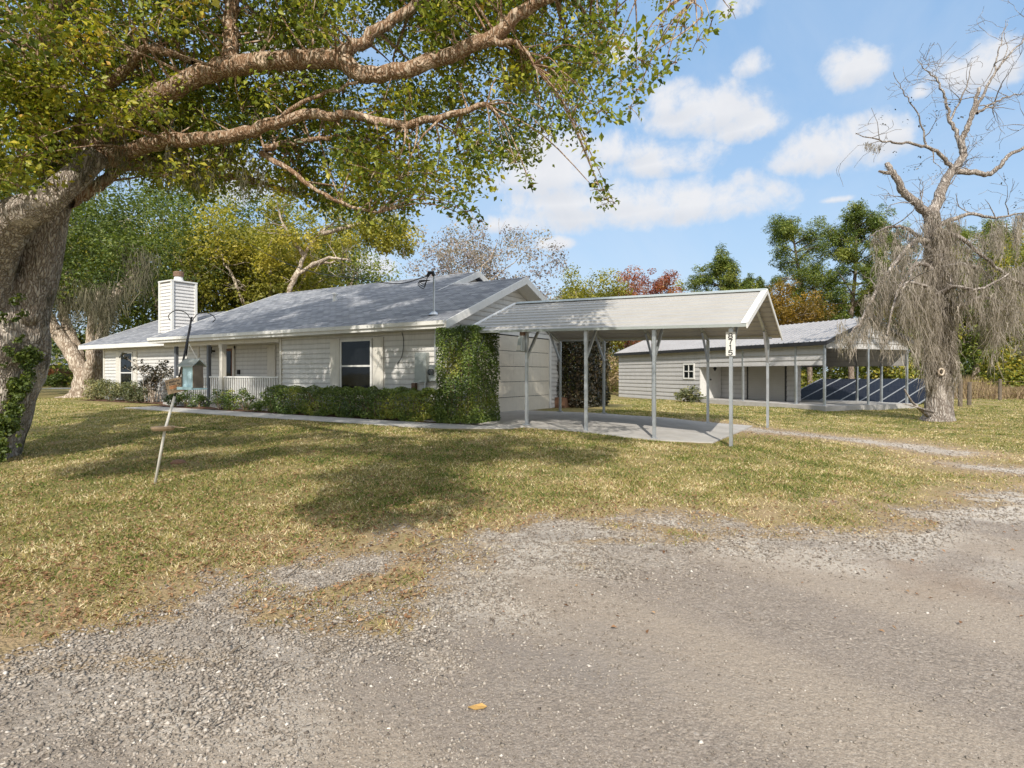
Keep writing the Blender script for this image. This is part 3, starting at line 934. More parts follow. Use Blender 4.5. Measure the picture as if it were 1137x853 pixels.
# electric service on the front wall
ebx = bevel(MB().box(-.80, -.40, -.13, 0, .98, 1.76).build('breaker_box', M['grey_metal'], H), .01)
o = MB().box(-.825, -.385, -.14, -.131, .97, 1.02).box(-.79, -.41, -.138, -.1305, 1.05, 1.72).build('box_cover', M['grey_metal'], H); o.parent = ebx; o.location = (0, 0, 0)
mt = bevel(MB().box(-.345, -.09, -.11, 0, 1.0, 1.43).build('electric_meter', M['grey_metal'], H), .01)
o = MB().tube([(-.22, -.11, 1.24), (-.22, -.20, 1.24), (-.22, -.22, 1.24)], [.085, .085, .06], 16).build('meter_glass', M['glass'], H); o.parent = mt; o.location = (0, 0, 0)
o = MB().tube([(-.22, -.111, 1.24), (-.22, -.12, 1.24)], [.09, .09], 16).build('meter_dial', M['curtain'], H); o.parent = mt; o.location = (0, 0, 0)
MB().tube([(-.16, -.05, 1.43), (-.16, -.05, 2.34)], .028, 8).build('conduit', M['galv'], H)
MB().tube([(-.5, -.05, .55), (-.5, -.05, .98)], .03, 8).build('conduit', M['galv'], H)
MB().tube(spline([(-1.35, -.02, 2.33), (-1.28, -.03, 2.1), (-1.33, -.03, 1.7), (-1.52, -.03, 1.45)], 5), .01, 5).build('cable', M['black'], H)
MB().box(-.95, -.82, -.09, 0, .7, .95).build('outlet_box', M['rust'], H)
MB().box(.02, .4, 6.35, 6.85, -.05, .36).build('brick_planter', M['brick'], H)

# ------------------------------------------------------------------ driveway, path, mulch
def slope_sheet(name, poly_fn, mat, dz, parent=None):
    pass


def drive_z(x): return float(.045 - .049 * max(0, x - 2.9))


mb = MB()
n = 24
xs_ = [.0 + 6.95 * i / n for i in range(n + 1)]
def front_y(x): return -.82 + .03 * math.sin(x * 2.1) + (0 if x < 5.9 else .35 * (x - 5.9))
def back_y(x): return 3.95
top_ = [(x, front_y(x), max(drive_z(x), float(zg(x, front_y(x))) + .02)) for x in xs_]; topb = [(x, back_y(x), max(drive_z(x), float(zg(x, back_y(x))) + .02)) for x in xs_]
for i in range(n):
    a, b_, c_, d_ = top_[i], top_[i + 1], topb[i + 1], topb[i]
    low = lambda p: (p[0], p[1], p[2] - .16)
    mb.hexa([low(a), low(b_), low(c_), low(d_), a, b_, c_, d_])
tag(mb.build('driveway', M['concrete'], None), kind='structure')
mb = MB()
for (x, s) in ((2.3, 0), (4.6, 0)):
    mb.quad((x, front_y(x) + .01, drive_z(x) + .004), (x + .012, front_y(x) + .01, drive_z(x) + .004), (x + .012, 3.9, drive_z(x) + .004), (x, 3.9, drive_z(x) + .004))
tag(mb.build('driveway_joint', M['dark_room'], None), kind='structure')
mb = MB()
pn = [(-12.6, -.75, -1.75), (-10.5, -.85, -1.85), (-8, -.93, -1.98), (-5, -.98, -2.12), (-2, -1.05, -2.12), (0, -1.1, -2.1), (1.0, -1.08, -2.05), (1.9, -.85, -1.8), (2.9, -.84, -1.2)]
pf = spline([(a, b_, 0) for a, b_, c_ in pn], 5); pb = spline([(a, c_, 0) for a, b_, c_ in pn], 5)
for i in range(len(pf) - 1):
    def P3(p, dz): return (p[0], p[1], max(.012, float(zg(p[0], p[1])) + .02) + dz)
    mb.hexa([P3(pb[i], -.12), P3(pb[i + 1], -.12), P3(pf[i + 1], -.12), P3(pf[i], -.12), P3(pb[i], 0), P3(pb[i + 1], 0), P3(pf[i + 1], 0), P3(pf[i], 0)])
tag(mb.build('path', M['concrete'], None), kind='structure')
mb = MB()
for (x0, x1, y0, y1) in ((-21.0, -13.1, .2, 1.3), (-13.1, -6.4, -.8, -.16), (-6.4, -.01, -.95, -.012), (.0, 2.0, -1.04, .7)):
    n = max(2, int((x1 - x0) / .3)); 
    rows = [[(x0 + (x1 - x0) * i / n, y0 + (y1 - y0) * j / 3 + (rng.normal() * .03 if 0 < j < 3 else 0), .006 + abs(rng.normal()) * .02) for i in range(n + 1)] for j in range(4)]
    for j in range(3):
        for i in range(n): mb.quad(rows[j][i], rows[j][i + 1], rows[j + 1][i + 1], rows[j + 1][i])
tag(mb.build('mulch_bed', M['mulch'], None), kind='structure')

# ------------------------------------------------------------------ carport
CP = thing('carport', 'galvanised metal carport with a pale ribbed gable roof over the driveway', 'carport', (4.4, 1.6, 0))
UX = [1.5, 2.92, 4.38, 5.86, 7.32]
def ez(x): return 2.20 - .017 * (x - 1.4)
YF, YB, YR = -.6, 3.85, 1.62
RISE = .86
x0c, x1c = 1.35, 7.62
for (yy, sgn) in ((YF, 1), (YB, -1)):
    for x in UX:
        zb = max(drive_z(x), float(zg(x, yy))) - .12 if 0 < x < 6.9 else float(zg(x, yy)) - .1
        p = MB().box(x - .03, x + .03, yy - .03, yy + .03, zb, ez(x) - .03)
        p.box(x - .036, x + .036, yy - .036, yy + .036, ez(x) - .33, ez(x) - .06)
        if 0 < x < 6.9: p.box(x - .075, x + .075, yy - .05, yy + .05, max(drive_z(x), 0 if x < 3 else -9) + .001, drive_z(x) + .02)
        p = p.build('post', M['galv'], CP)
        b_ = MB().beam((x + .002, yy, ez(x) - .62), (x + .002, yy + sgn * .62, ez(x) + .12), .05, .05).build('brace', M['galv'], CP)
        b_.parent = p; b_.location = (0, 0, 0)
for x in UX:
    MB().beam((x, YF, ez(x) - .05), (x, YR, ez(x) + RISE - .06), .055, .055).beam((x, YB, ez(x) - .05), (x, YR, ez(x) + RISE - .06), .055, .055).build('rafter', M['galv'], CP)
for yy in (YF, YB): MB().beam((x0c + .1, yy, ez(x0c) + .0), (x1c - .2, yy, ez(x1c) + .0), .05, .05).build('eave_rail', M['galv'], CP)
# ribbed panels running lengthwise
mb = MB()
prof = []
nr = 10
Lh = YR - (YF - .16)
for i in range(nr):
    for (f, h) in ((0, 0), (.70, 0), (.78, .022), (.92, .022)):
        prof.append(((i + f) / nr, h))
prof.append((1.0, 0))
for (ya, yb) in ((YF - .16, YR), (YB + .16, YR)):
    top_ = []
    for f, h in prof:
        y = ya + (yb - ya) * f
        top_.append([(x0c, y, ez(x0c) + .005 + (RISE + .04) * f + h), (x1c, y, ez(x1c) + .005 + (RISE + .04) * f + h)])
    for (a, b_) in zip(top_[:-1], top_[1:]):
        mb.quad(a[0], a[1], b_[1], b_[0])
        dn = lambda p: (p[0], p[1], p[2] - .006)
        mb.quad(dn(b_[0]), dn(b_[1]), dn(a[1]), dn(a[0]))
mb.build('roof', M['carport_metal'], CP)
for x in (x0c - .02, x1c):
    mb = MB()
    for (ya, yb) in ((YF - .18, YR), (YB + .18, YR)):
        e = ez(x)
        mb.hexa([(x, ya, e - .07), (x + .02, ya, e - .07), (x + .02, yb, e + RISE - .03), (x, yb, e + RISE - .03),
                 (x, ya, e + .03), (x + .02, ya, e + .03), (x + .02, yb, e + RISE + .075), (x, yb, e + RISE + .075)])
        mb.hexa([(x - .1, ya, e + .022), (x + .019, ya, e + .022), (x + .019, yb, e + RISE + .067), (x - .1, yb, e + RISE + .067),
                 (x - .1, ya, e + .029), (x + .019, ya, e + .029), (x + .019, yb, e + RISE + .074), (x - .1, yb, e + RISE + .074)])
    mb.build('gable_trim', M['white'], CP)
mb = MB()
mb.hexa([(x0c, YF - .19, ez(x0c) - .045), (x1c, YF - .19, ez(x1c) - .045), (x1c, YF - .165, ez(x1c) - .045), (x0c, YF - .165, ez(x0c) - .045),
         (x0c, YF - .19, ez(x0c) + .012), (x1c, YF - .19, ez(x1c) + .012), (x1c, YF - .165, ez(x1c) + .012), (x0c, YF - .165, ez(x0c) + .012)])
mb.build('eave_trim', M['grey_metal'], CP)
mb = MB()
mb.hexa([(x0c, YR - .13, ez(x0c) + RISE + .02), (x1c, YR - .13, ez(x1c) + RISE + .02), (x1c, YR, ez(x1c) + RISE + .08), (x0c, YR, ez(x0c) + RISE + .08),
         (x0c, YR - .13, ez(x0c) + RISE + .03), (x1c, YR - .13, ez(x1c) + RISE + .03), (x1c, YR, ez(x1c) + RISE + .09), (x0c, YR, ez(x0c) + RISE + .09)])
mb.build('ridge_trim', M['grey_metal'], CP)

# white number board on the right front post
xs4 = UX[-1]
zt = 1.2 + (415 - 368.6) / 650 * 10.87; zb_ = 1.2 + (415 - 395.4) / 650 * 10.87
SG = thing('house_number_sign', 'white upright board reading 8715 on the front right carport post', 'sign', (xs4, YF - .04, zb_))
bevel(MB().box(xs4 - .085, xs4 + .085, YF - .052, YF - .037, zb_, zt).build('board', M['white'], SG), .004)


STROKES = {'8': [[(0, .5), (.26, .56), (.40, .76), (.26, .97), (0, 1.02), (-.26, .97), (-.40, .76), (-.26, .56), (0, .5)], [(0, .5), (.32, .44), (.46, .24), (.30, .03), (0, -.02), (-.30, .03), (-.46, .24), (-.32, .44), (0, .5)]],
           '7': [[(-.42, 1), (.42, 1), (.12, .55), (-.06, 0)]], '1': [[(-.2, .8), (.04, 1), (.04, 0)]],
           '5': [[(.38, 1), (-.30, 1), (-.38, .55), (-.05, .64), (.28, .56), (.42, .32), (.28, .06), (-.05, -.02), (-.42, .08)]]}
for i, ch_ in enumerate('8715'):
    hh, wd, st_ = .082, .078, .0095
    zc_ = zt - .038 - hh - i * .1035
    mb = MB()
    for line in STROKES[ch_]:
        for k, ((a, b_), (c_, d_)) in enumerate(zip(line[:-1], line[1:])):
            p0 = Vector((xs4 + a * wd, 0, zc_ + b_ * hh)); p1 = Vector((xs4 + c_ * wd, 0, zc_ + d_ * hh))
            dv = (p1 - p0).normalized(); nv = Vector((-dv.z, 0, dv.x)) * st_; p0 -= dv * st_ * .6; p1 += dv * st_ * .6
            yy_ = YF - .0525 - .0004 * (k % 3)
            mb.quad((p0.x - nv.x, yy_, p0.z - nv.z), (p1.x - nv.x, yy_, p1.z - nv.z), (p1.x + nv.x, yy_, p1.z + nv.z), (p0.x + nv.x, yy_, p0.z + nv.z))
    mb.build('digit', M['black'], SG)

# grey flood light housing on the near post
fl = MB()
zc = ez(2.92) - .12
FLB = thing('floodlight', 'grey sheet metal floodlight hung at the head of the carport post nearest the garage', 'light', (2.92, YF - .05, zc - .3))
fl.hexa([(2.78, YF - .24, zc - .36), (2.92, YF - .24, zc - .36), (2.92, YF - .05, zc - .36), (2.78, YF - .05, zc - .36),
         (2.80, YF - .16, zc), (2.90, YF - .16, zc), (2.90, YF - .05, zc), (2.80, YF - .05, zc)])
bevel(fl.build('housing', M['grey_metal'], FLB), .01)
MB().box(2.82, 2.9, YF - .14, YF - .036, zc + .001, zc + .09).build('bracket', M['rust'], FLB)
MB().box(2.795, 2.905, YF - .243, YF - .241, zc - .33, zc - .22).build('lens', M['curtain'], FLB)

# ------------------------------------------------------------------ long metal shed at the back
B0 = at(687, 415, 38.0); B0[2] = -.3
BA = math.atan2(-.927, .375) + R_(YAW)
SH = thing('metal_shed', 'long grey metal shed with a roller door and an open bay at its right end', 'shed', B0, rotz=BA)
def sh(mb, name, mat, parent=SH, **k): return mb.build(name, mat, parent, local=True, **k)
W_, L_ = 4.95, 15.4
ZE2 = 2.87; RI2 = .98
mb = MB()
mb.box(.02, 7.8, .02, W_ - .02, 0, ZE2); mb.box(7.8, 12.58, 1.42, 1.80, 0, ZE2)
sh(mb, 'wall_core', M['siding_shed'])
mb = MB()
lap(mb, (0, .02, 0), (1, 0, 0), (0, -1, 0), .0, ZE2 - .02, rect_spans(0, 7.8, [(6.5, 7.42, 1.2, 2.05)]), .23, .03)
lap(mb, (0, 1.42, 0), (1, 0, 0), (0, -1, 0), .23, ZE2 - .02, rect_spans(7.8, 12.58, [(9.75, 12.1, 0, 2.1)]), .23, .03)
lap(mb, (12.58, 0, 0), (0, 1, 0), (1, 0, 0), .23, ZE2 - .02, rect_spans(1.42, 1.80), .23, .03)
lap(mb, (7.8, 0, 0), (0, 1, 0), (1, 0, 0), .23, ZE2 - .02, rect_spans(1.81, W_), .23, .03)
lap(mb, (0.02, 0, 0), (0, 1, 0), (-1, 0, 0), .0, ZE2 - .02, rect_spans(0, W_), .23, .03)
sh(mb, 'wall', M['siding_shed'])
mb = MB().box(7.8, 7.83, .03, 1.41, .2, ZE2 - .03)
sh(mb, 'side_wall', M['white'])
mb = MB()
for (y, n_) in ((.0, -1), (W_, 1)):
    o_ = (0, y, 0)
    lap(mb, o_, (1, 0, 0), (0, n_, 0), 1.84, ZE2 - .02, rect_spans(7.82, L_), .23, .03)
    mb.box(7.82, L_, min(y, y - n_ * .01), max(y, y - n_ * .01), 1.84, ZE2 - .02)
sh(mb, 'valance', M['siding_shed'])
mb = MB()
lap(mb, (L_, 0, 0), (0, 1, 0), (1, 0, 0), 2.53, ZE2 + RI2 - .08, lambda a, b_: gable_spans(0, W_, ZE2, ZE2 + RI2)(max(a, ZE2), max(b_, ZE2)), .23, .03)
mb.prism([(L_ - .02, 0, ZE2 - .35), (L_ - .02, W_, ZE2 - .35), (L_ - .02, W_, ZE2), (L_ - .02, W_ / 2, ZE2 + RI2 - .03), (L_ - .02, 0, ZE2)], (.015, 0, 0))
sh(mb, 'gable_wall', M['siding_shed'])
sh(MB().prism([(0, 0, ZE2), (0, W_, ZE2), (0, W_ / 2, ZE2 + RI2 - .03)], (.02, 0, 0)), 'gable_wall', M['siding_shed'])
mb = MB()
nr = 60
for (ya, yb) in ((-.22, W_ / 2), (W_ + .22, W_ / 2)):
    za = ZE2 - .22 * RI2 / (W_ / 2) + .03
    pr = []
    for i in range(nr):
        for (f, h) in ((0, 0), (.74, 0), (.8, .025), (.94, .025)): pr.append((-.25 + (L_ + .5) * (i + f) / nr, h))
    pr.append((L_ + .25, 0))
    for (a, b_) in zip(pr[:-1], pr[1:]):
        mb.quad((a[0], ya, za + a[1]), (b_[0], ya, za + b_[1]), (b_[0], yb, ZE2 + RI2 + .03 + b_[1]), (a[0], yb, ZE2 + RI2 + .03 + a[1]))
    mb.quad((-.25, ya, za - .01), (L_ + .25, ya, za - .01), (L_ + .25, yb, ZE2 + RI2 + .015), (-.25, yb, ZE2 + RI2 + .015))
sh(mb, 'roof', M['shed_roof'])
mb = MB()
mb.box(-.26, L_ + .26, -.25, -.225, ZE2 - .22, ZE2 - .06)
for (ya, yb) in ((-.22, W_ / 2 - .002), (W_ + .22, W_ / 2 + .002)):
    za = ZE2 - .22 * RI2 / (W_ / 2) + .05; x = L_ + .255; zb2 = ZE2 + RI2 + .05
    mb.hexa([(x, ya, za - .16), (x + .02, ya, za - .16), (x + .02, yb, zb2 - .16), (x, yb, zb2 - .16), (x, ya, za), (x + .02, ya, za), (x + .02, yb, zb2), (x, yb, zb2)])
sh(mb, 'roof_trim', M['dark_metal'])
for x in (10.9, 12.4, 13.96, 15.36):
    sh(MB().box(x - .04, x + .04, -.045, .035, .1, ZE2 - .1), 'post', M['galv'])
for x in (13.0, 14.2, 15.36):
    sh(MB().box(x - .04, x + .04, W_ - .04, W_ + .04, .1, ZE2 - .1), 'post', M['galv'])
sh(MB().box(L_ - .03, L_ + .03, W_ / 2 - .04, W_ / 2 + .04, .1, ZE2 - .1), 'post', M['galv'])
mb = MB()
for x in (12.9, 14.1, 15.2):
    mb.beam((x, .06, ZE2 - .12), (x, W_ - .06, ZE2 - .12), .05, .05); mb.beam((x, .1, ZE2 - .06), (x, W_ / 2, ZE2 + RI2 - .06), .05, .05); mb.beam((x, W_ - .1, ZE2 - .06), (x, W_ / 2, ZE2 + RI2 - .06), .05, .05)
sh(mb, 'rafter', M['galv'])
sh(MB().box(7.7, L_ + .3, -.35, W_ + .2, -.1, .2), 'floor_slab', M['concrete'])
# window, doors
mb = MB()
for (a, b_, c_, d_) in ((6.5, 6.58, 1.2, 2.05), (7.34, 7.42, 1.2, 2.05), (6.58, 7.34, 1.2, 1.28), (6.58, 7.34, 1.97, 2.05), (6.94, 6.98, 1.28, 1.97), (6.581, 7.339, 1.6, 1.65)):
    mb.box(a, b_, -.04 if b_ - a < .1 else -.043, .02, c_, d_)
w_ = sh(mb, 'window', M['white'])
o = sh(MB().box(6.58, 7.34, -.012, -.008, 1.28, 1.97), 'pane', M['glass']); o.parent = w_
o = sh(MB().box(6.55, 7.36, .008, .015, 1.25, 2.0), 'curtain', M['curtain']); o.parent = w_
d_ = sh(MB().box(7.832, 7.87, .55, 1.36, .21, 2.2), 'door', M['curtain'])
o = sh(MB().prism([(7.871, .955, 1.62), (7.871, 1.08, 1.78), (7.871, .955, 1.94), (7.871, .83, 1.78)], (.008, 0, 0)), 'diamond_window', M['dark_room']); o.parent = d_
o = sh(MB().box(7.871, 7.93, .62, .68, 1.15, 1.22), 'handle', M['dark_metal']); o.parent = d_
mb = MB()
for k in range(17): mb.box(9.78, 12.07, 1.385 + .006 * (k % 2), 1.42, .21 + k * .11, .21 + k * .11 + .106)
sh(mb, 'roller_door', M['carport_metal'])
mb = MB().box(9.70, 9.778, 1.37, 1.42, .2, 2.15).box(12.072, 12.15, 1.37, 1.42, .2, 2.15)
sh(mb, 'door_frame', M['dark_metal'])

# ------------------------------------------------------------------ solar panels on a low rack behind the open bay
M['solar'], nt_, b_s = new_mat('solar_glass')
p_ = nt_.obj()
br = nt_.new('ShaderNodeTexBrick'); nt_.link(p_, br.inputs['Vector']); br.offset = 0; br.inputs['Scale'].default_value = 1
br.inputs['Brick Width'].default_value = .156; br.inputs['Row Height'].default_value = .156; br.inputs['Mortar Size'].default_value = .004
br.inputs['Color1'].default_value = (.011, .013, .020, 1); br.inputs['Color2'].default_value = (.016, .018, .026, 1); br.inputs['Mortar'].default_value = (.03, .03, .034, 1)
nt_.link(br.outputs['Color'], b_s.inputs['Base Color']); b_s.inputs['Roughness'].default_value = .22; b_s.inputs['Specular IOR Level'].default_value = .1; b_s.inputs['IOR'].default_value = 1.16
A0, A1, A2, A3 = at(858, 449, 28.6), at(1016, 452, 28.0), at(1062, 421, 31.5), at(912, 421.5, 32.0)
SA = thing('solar_array', 'rows of dark blue solar panels on a low tilted rack behind the shed bay', 'solar panels', (A0 + A2) / 2)
nU, nV = 7, 2
def ar(u, v): return (A0 * (1 - u) + A1 * u) * (1 - v) + (A3 * (1 - u) + A2 * u) * v
for i in range(nU):
    for j in range(nV):
        g_ = .012
        c = [ar(i / nU + g_ * .5, j / nV + g_ * .3), ar((i + 1) / nU - g_ * .5, j / nV + g_ * .3), ar((i + 1) / nU - g_ * .5, (j + 1) / nV - g_ * .3), ar(i / nU + g_ * .5, (j + 1) / nV - g_ * .3)]
        MB().prism([tuple(q) for q in c], (0, 0, .035)).build('panel', M['solar'], SA)
mb = MB()
for i in range(nU + 1):
    mb.beam(ar(i / nU, -.01) + np.array((0, 0, .03)), ar(i / nU, 1.01) + np.array((0, 0, .03)), .05, .05)
mb.build('rail', M['slate2'], SA)
mb = MB()
for i in range(0, nU + 1):
    for v in (.06, .9):
        q = ar(i / nU, v); mb.beam((q[0], q[1], q[2] - .02), (q[0], q[1], float(zg(q[0], q[1])) - .1), .05, .05, (0, 1, 0))
mb.build('leg', M['galv'], SA)
# ------------------------------------------------------------------ vegetation helpers
def unit(n):
    v = rng.normal(size=(n, 3)); return v / np.linalg.norm(v, axis=1)[:, None]


def leaf_mesh(name, pos, size, tint, up=.35, elong=1.9, out=None, droop=0.0, fold=.22):
    """folded leaves: 4 points, 2 faces each. pos (N,3) size (N,) tint (N,)"""
    n = len(pos)
    nrm = unit(n); nrm[:, 2] = np.abs(nrm[:, 2]) + up
    if out is not None: nrm = nrm + out
    nrm /= np.linalg.norm(nrm, axis=1)[:, None]
    d = unit(n); d[:, 2] -= droop
    d -= nrm * (d * nrm).sum(1)[:, None]
    d /= np.linalg.norm(d, axis=1)[:, None] + 1e-9
    s = np.cross(nrm, d)
    L = size[:, None]; Wd = L / elong
    base = pos - d * L * .5
    tip = pos + d * L * .5 - nrm * L * .08
    lf = pos - s * Wd * .5 + nrm * Wd * fold - d * L * .06
    rt = pos + s * Wd * .5 + nrm * Wd * fold - d * L * .06
    v = np.stack([base, rt, tip, lf], 1).reshape(-1, 3)
    i = np.arange(n)[:, None] * 4
    loops = np.concatenate([i + 0, i + 1, i + 2, i + 0, i + 2, i + 3], 1).ravel()
    return np_mesh(name, v, loops, 3, {'tint': np.repeat(tint, 4)})


def in_clumps(C, per, flat=.8, shell=.45):
    """C rows: x y z r tint -> leaf positions, clump tint"""
    C = np.asarray(C, float)
    k = np.maximum(1, (per * (C[:, 3] / np.median(C[:, 3])) ** 2)).astype(int)
    idx = np.repeat(np.arange(len(C)), k)
    u = unit(len(idx)); rr = rng.random(len(idx)) ** (1 / (3 + shell * 4))
    rr = rr * (1 + .18 * rng.normal(size=len(idx)))
    off = u * (rr * C[idx, 3])[:, None]; off[:, 2] *= flat
    return C[idx, :3] + off, C[idx, 4], u


def crown(name, C, per, size, mat, parent, up=.4, elong=1.8, flat=.8, droop=0.1, var=.16, shell=.4):
    p, t, u = in_clumps(C, per, flat, shell)
    tint = np.clip(t + rng.normal(size=len(p)) * var, 0, 1)
    sz = size * (.5 + .95 * rng.random(len(p)) ** 1.3)
    me = leaf_mesh(name, p, sz, tint, up, elong, u * .5, droop)
    return mesh_obj(name, me, mat, parent)


def limb(mb, pts, r0, r1, sides=7, n=5, wob=.0, rnd=random, jit=.06):
    sp = spline(pts, n)
    m = len(sp)
    if wob:
        sp = [p + np.array([rnd.uniform(-wob, wob) for _ in range(3)]) * (0 if i in (0, m - 1) else 1) for i, p in enumerate(sp)]
    rad = [r0 + (r1 - r0) * (i / (m - 1)) ** .85 for i in range(m)]
    mb.tube(sp, rad, sides, jit, rnd, cap=False)
    return sp, rad


def twig(mb, p, d, L, r, rnd, level=0, maxl=2, tips=None, bend=.35, up=.1, kids=(2, 4), sides=5, seg=4, rmin=.004):
    pts = [np.array(p, float)]; d = np.array(d, float); d /= np.linalg.norm(d)
    for i in range(seg):
        d = d + np.array([rnd.gauss(0, bend), rnd.gauss(0, bend), rnd.gauss(0, bend) + up]) * .6
        d /= np.linalg.norm(d)
        pts.append(pts[-1] + d * L / seg)
    rad = [max(rmin, r * (1 - .75 * i / seg)) for i in range(seg + 1)]
    mb.tube(pts, rad, sides if level == 0 else max(3, sides - 2), 0, None, cap=False)
    if tips is not None: tips.append(pts[-1])
    if level < maxl:
        for _ in range(rnd.randint(*kids)):
            k = rnd.randint(1, seg)
            ax = np.array([rnd.gauss(0, 1) for _ in range(3)]); ax -= d * ax.dot(d); ax /= np.linalg.norm(ax) + 1e-9
            nd = d * .7 + ax * rnd.uniform(.5, 1.0)
            twig(mb, pts[k], nd, L * rnd.uniform(.45, .75), rad[k] * .65, rnd, level + 1, maxl, tips, bend, up, kids, sides, seg, rmin)
    return pts


def moss_mesh(name, anchors, mat, parent, strands=40, wid=.018, spread=.16):
    """anchors rows: x y z length -> hanging grey strands"""
    V = []; T = []
    segs = 5
    A = np.asarray(anchors, float)
    idx = np.repeat(np.arange(len(A)), strands); n = len(idx)
    Lb = A[idx, 3]; t0 = rng.random(n) ** 1.4 * .72               # where along the beard the strand begins
    k = (spread * (1 - .75 * t0))[:, None] * (.6 + .5 * Lb)[:, None]
    sway = rng.normal(size=(len(A), 2))[idx] * .10
    start = A[idx, :3] + rng.normal(size=(n, 3)) * np.concatenate([k, k, k * .4], 1)
    start[:, 2] -= t0 * Lb; start[:, :2] += sway * (t0 * Lb)[:, None]
    L = Lb * (.14 + .34 * rng.random(n))
    ang = rng.random(n) * math.pi
    side = np.stack([np.cos(ang), np.sin(ang), np.zeros(n)], 1)
    cur = start.copy(); drift = rng.normal(size=(n, 3)) * np.array([.32, .32, 0])
    rows = []
    for s in range(segs + 1):
        w = wid * (1 - .8 * s / segs) * (.6 + .8 * rng.random(n))
        rows.append((cur - side * w[:, None] / 2, cur + side * w[:, None] / 2))
        drift = drift * .7 + rng.normal(size=(n, 3)) * np.array([.22, .22, 0])
        cur = cur + np.stack([drift[:, 0] * L, drift[:, 1] * L, -L], 1) / segs
    v = np.stack([np.stack(r, 1) for r in rows], 1).reshape(-1, 3)   # n, segs+1, 2
    base = np.arange(n)[:, None] * (segs + 1) * 2
    q = []
    for s in range(segs):
        q.append(np.concatenate([base + 2 * s, base + 2 * s + 1, base + 2 * s + 3, base + 2 * s + 2], 1))
    loops = np.stack(q, 1).ravel()
    tint = np.repeat(np.clip(.5 + rng.normal(size=n) * .2, 0, 1), (segs + 1) * 2)
    me = np_mesh(name, v, loops, 4, {'tint': tint})
    return mesh_obj(name, me, mat, parent)


# leaf colours
M['oak_leaf'] = leafmat('oak_leaf', [(0, (.06, .095, .019)), (.35, (.215, .265, .04)), (.65, (.42, .41, .056)), (.9, (.64, .53, .08)), (1, (.62, .38, .095))], .38, .4, .3)
M['bg_leaf'] = leafmat('woodland_leaf', [(0, (.04, .064, .018)), (.45, (.135, .180, .038)), (.75, (.26, .28, .052)), (1, (.48, .40, .07))], .35)
M['yellow_leaf'] = leafmat('yellowing_leaf', [(0, (.12, .13, .026)), (.5, (.33, .31, .05)), (1, (.56, .46, .085))], .4)
M['orange_leaf'] = leafmat('orange_leaf', [(0, (0.077, 0.061, 0.017)), (.5, (0.264, 0.165, 0.028)), (1, (0.396, 0.242, 0.044))], .4)
M['red_leaf'] = leafmat('red_leaf', [(0, (.16, .045, .04)), (.5, (.38, .13, .08)), (1, (.52, .27, .10))], .35)
M['purple_leaf'] = leafmat('grey_purple_leaf', [(0, (.10, .08, .09)), (.5, (.28, .235, .26)), (1, (.42, .34, .24))], .3)
M['pine'] = leafmat('pine_needles', [(0, (.05, .085, .022)), (.5, (.155, .205, .042)), (1, (.30, .31, .065))], .25)
M['hedge'] = leafmat('box_hedge_leaf', [(0, (.034, .066, .016)), (.4, (.115, .175, .038)), (.75, (.24, .29, .056)), (1, (.46, .43, .08))], .22, .35, .4)
M['photinia'] = leafmat('dark_photinia_leaf', [(0, (0.014, 0.014, 0.010)), (.5, (0.054, 0.050, 0.024)), (.8, (0.192, 0.120, 0.060)), (1, (0.408, 0.240, 0.144))], .2, .3, .5)
M['silver_shrub'] = leafmat('pale_shrub_leaf', [(0, (0.042, 0.056, 0.028)), (.5, (0.154, 0.168, 0.084)), (1, (0.364, 0.336, 0.154))], .3)
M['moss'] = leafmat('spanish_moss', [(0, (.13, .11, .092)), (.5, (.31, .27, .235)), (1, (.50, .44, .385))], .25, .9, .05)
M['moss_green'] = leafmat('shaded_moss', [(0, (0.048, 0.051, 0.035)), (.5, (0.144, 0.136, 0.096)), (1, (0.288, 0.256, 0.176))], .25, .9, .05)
M['grass'] = leafmat('turf_blade', [(0, (.06, .10, .02)), (.28, (.17, .22, .052)), (.52, (.36, .315, .11)), (.74, (.46, .33, .17)), (1, (.80, .68, .45))], .25, .8, .1)
M['litter'] = leafmat('fallen_leaf', [(0, (.12, .06, .035)), (.5, (.28, .155, .085)), (1, (.46, .31, .18))], .1, .8, .1)
M['straw'] = leafmat('dry_weed', [(0, (0.132, 0.088, 0.055)), (.5, (0.275, 0.198, 0.121)), (1, (0.418, 0.330, 0.198))], .2, .9, .05)
M['oak_bark'] = barkmat('oak_bark', (.10, .08, .065), (.38, .315, .26), (.64, .57, .50), 15, 1.0, (.05, .052, .02))
M['limb_bark'] = barkmat('limb_bark', (.10, .055, .03), (.33, .205, .125), (.52, .41, .31), 13, .8)
M['pale_bark'] = barkmat('pale_bark', (.10, .07, .05), (.36, .28, .21), (.58, .50, .41), 9, .8)
M['dead_bark'] = barkmat('dead_wood', (.08, .065, .055), (.27, .225, .19), (.45, .405, .365), 12, .9)
M['pine_bark'] = barkmat('pine_bark', (.08, .055, .04), (.20, .155, .125), (.30, .25, .21), 7, .7)

# ------------------------------------------------------------------ the big oak at the left, limbs over the lawn
oak_base = at(-22, 500, 9.7); oak_base[2] = float(zg(oak_base[0], oak_base[1]))
OAK = thing('oak_tree', 'huge spreading oak at the left edge with ivy on its trunk', 'tree', oak_base)
rn = random.Random(11)


def flut(amp, k, ph):
    return lambda i, a: amp * math.sin(k * a + ph + i * .25) + amp * .5 * math.sin((k + 3) * a - i * .4)


mb = MB()
q = [at(-42, 545, 9.7), at(-36, 500, 9.7), at(-20, 455, 9.7), at(-4, 410, 9.7), at(8, 370, 9.6), at(18, 335, 9.6)]
sp = spline(q, 5); mb.tube(sp, lerp_list([.85, .66, .62, .62, .58, .46], 5), 28, .02, rn, flute=flut(.07, 5, .3))
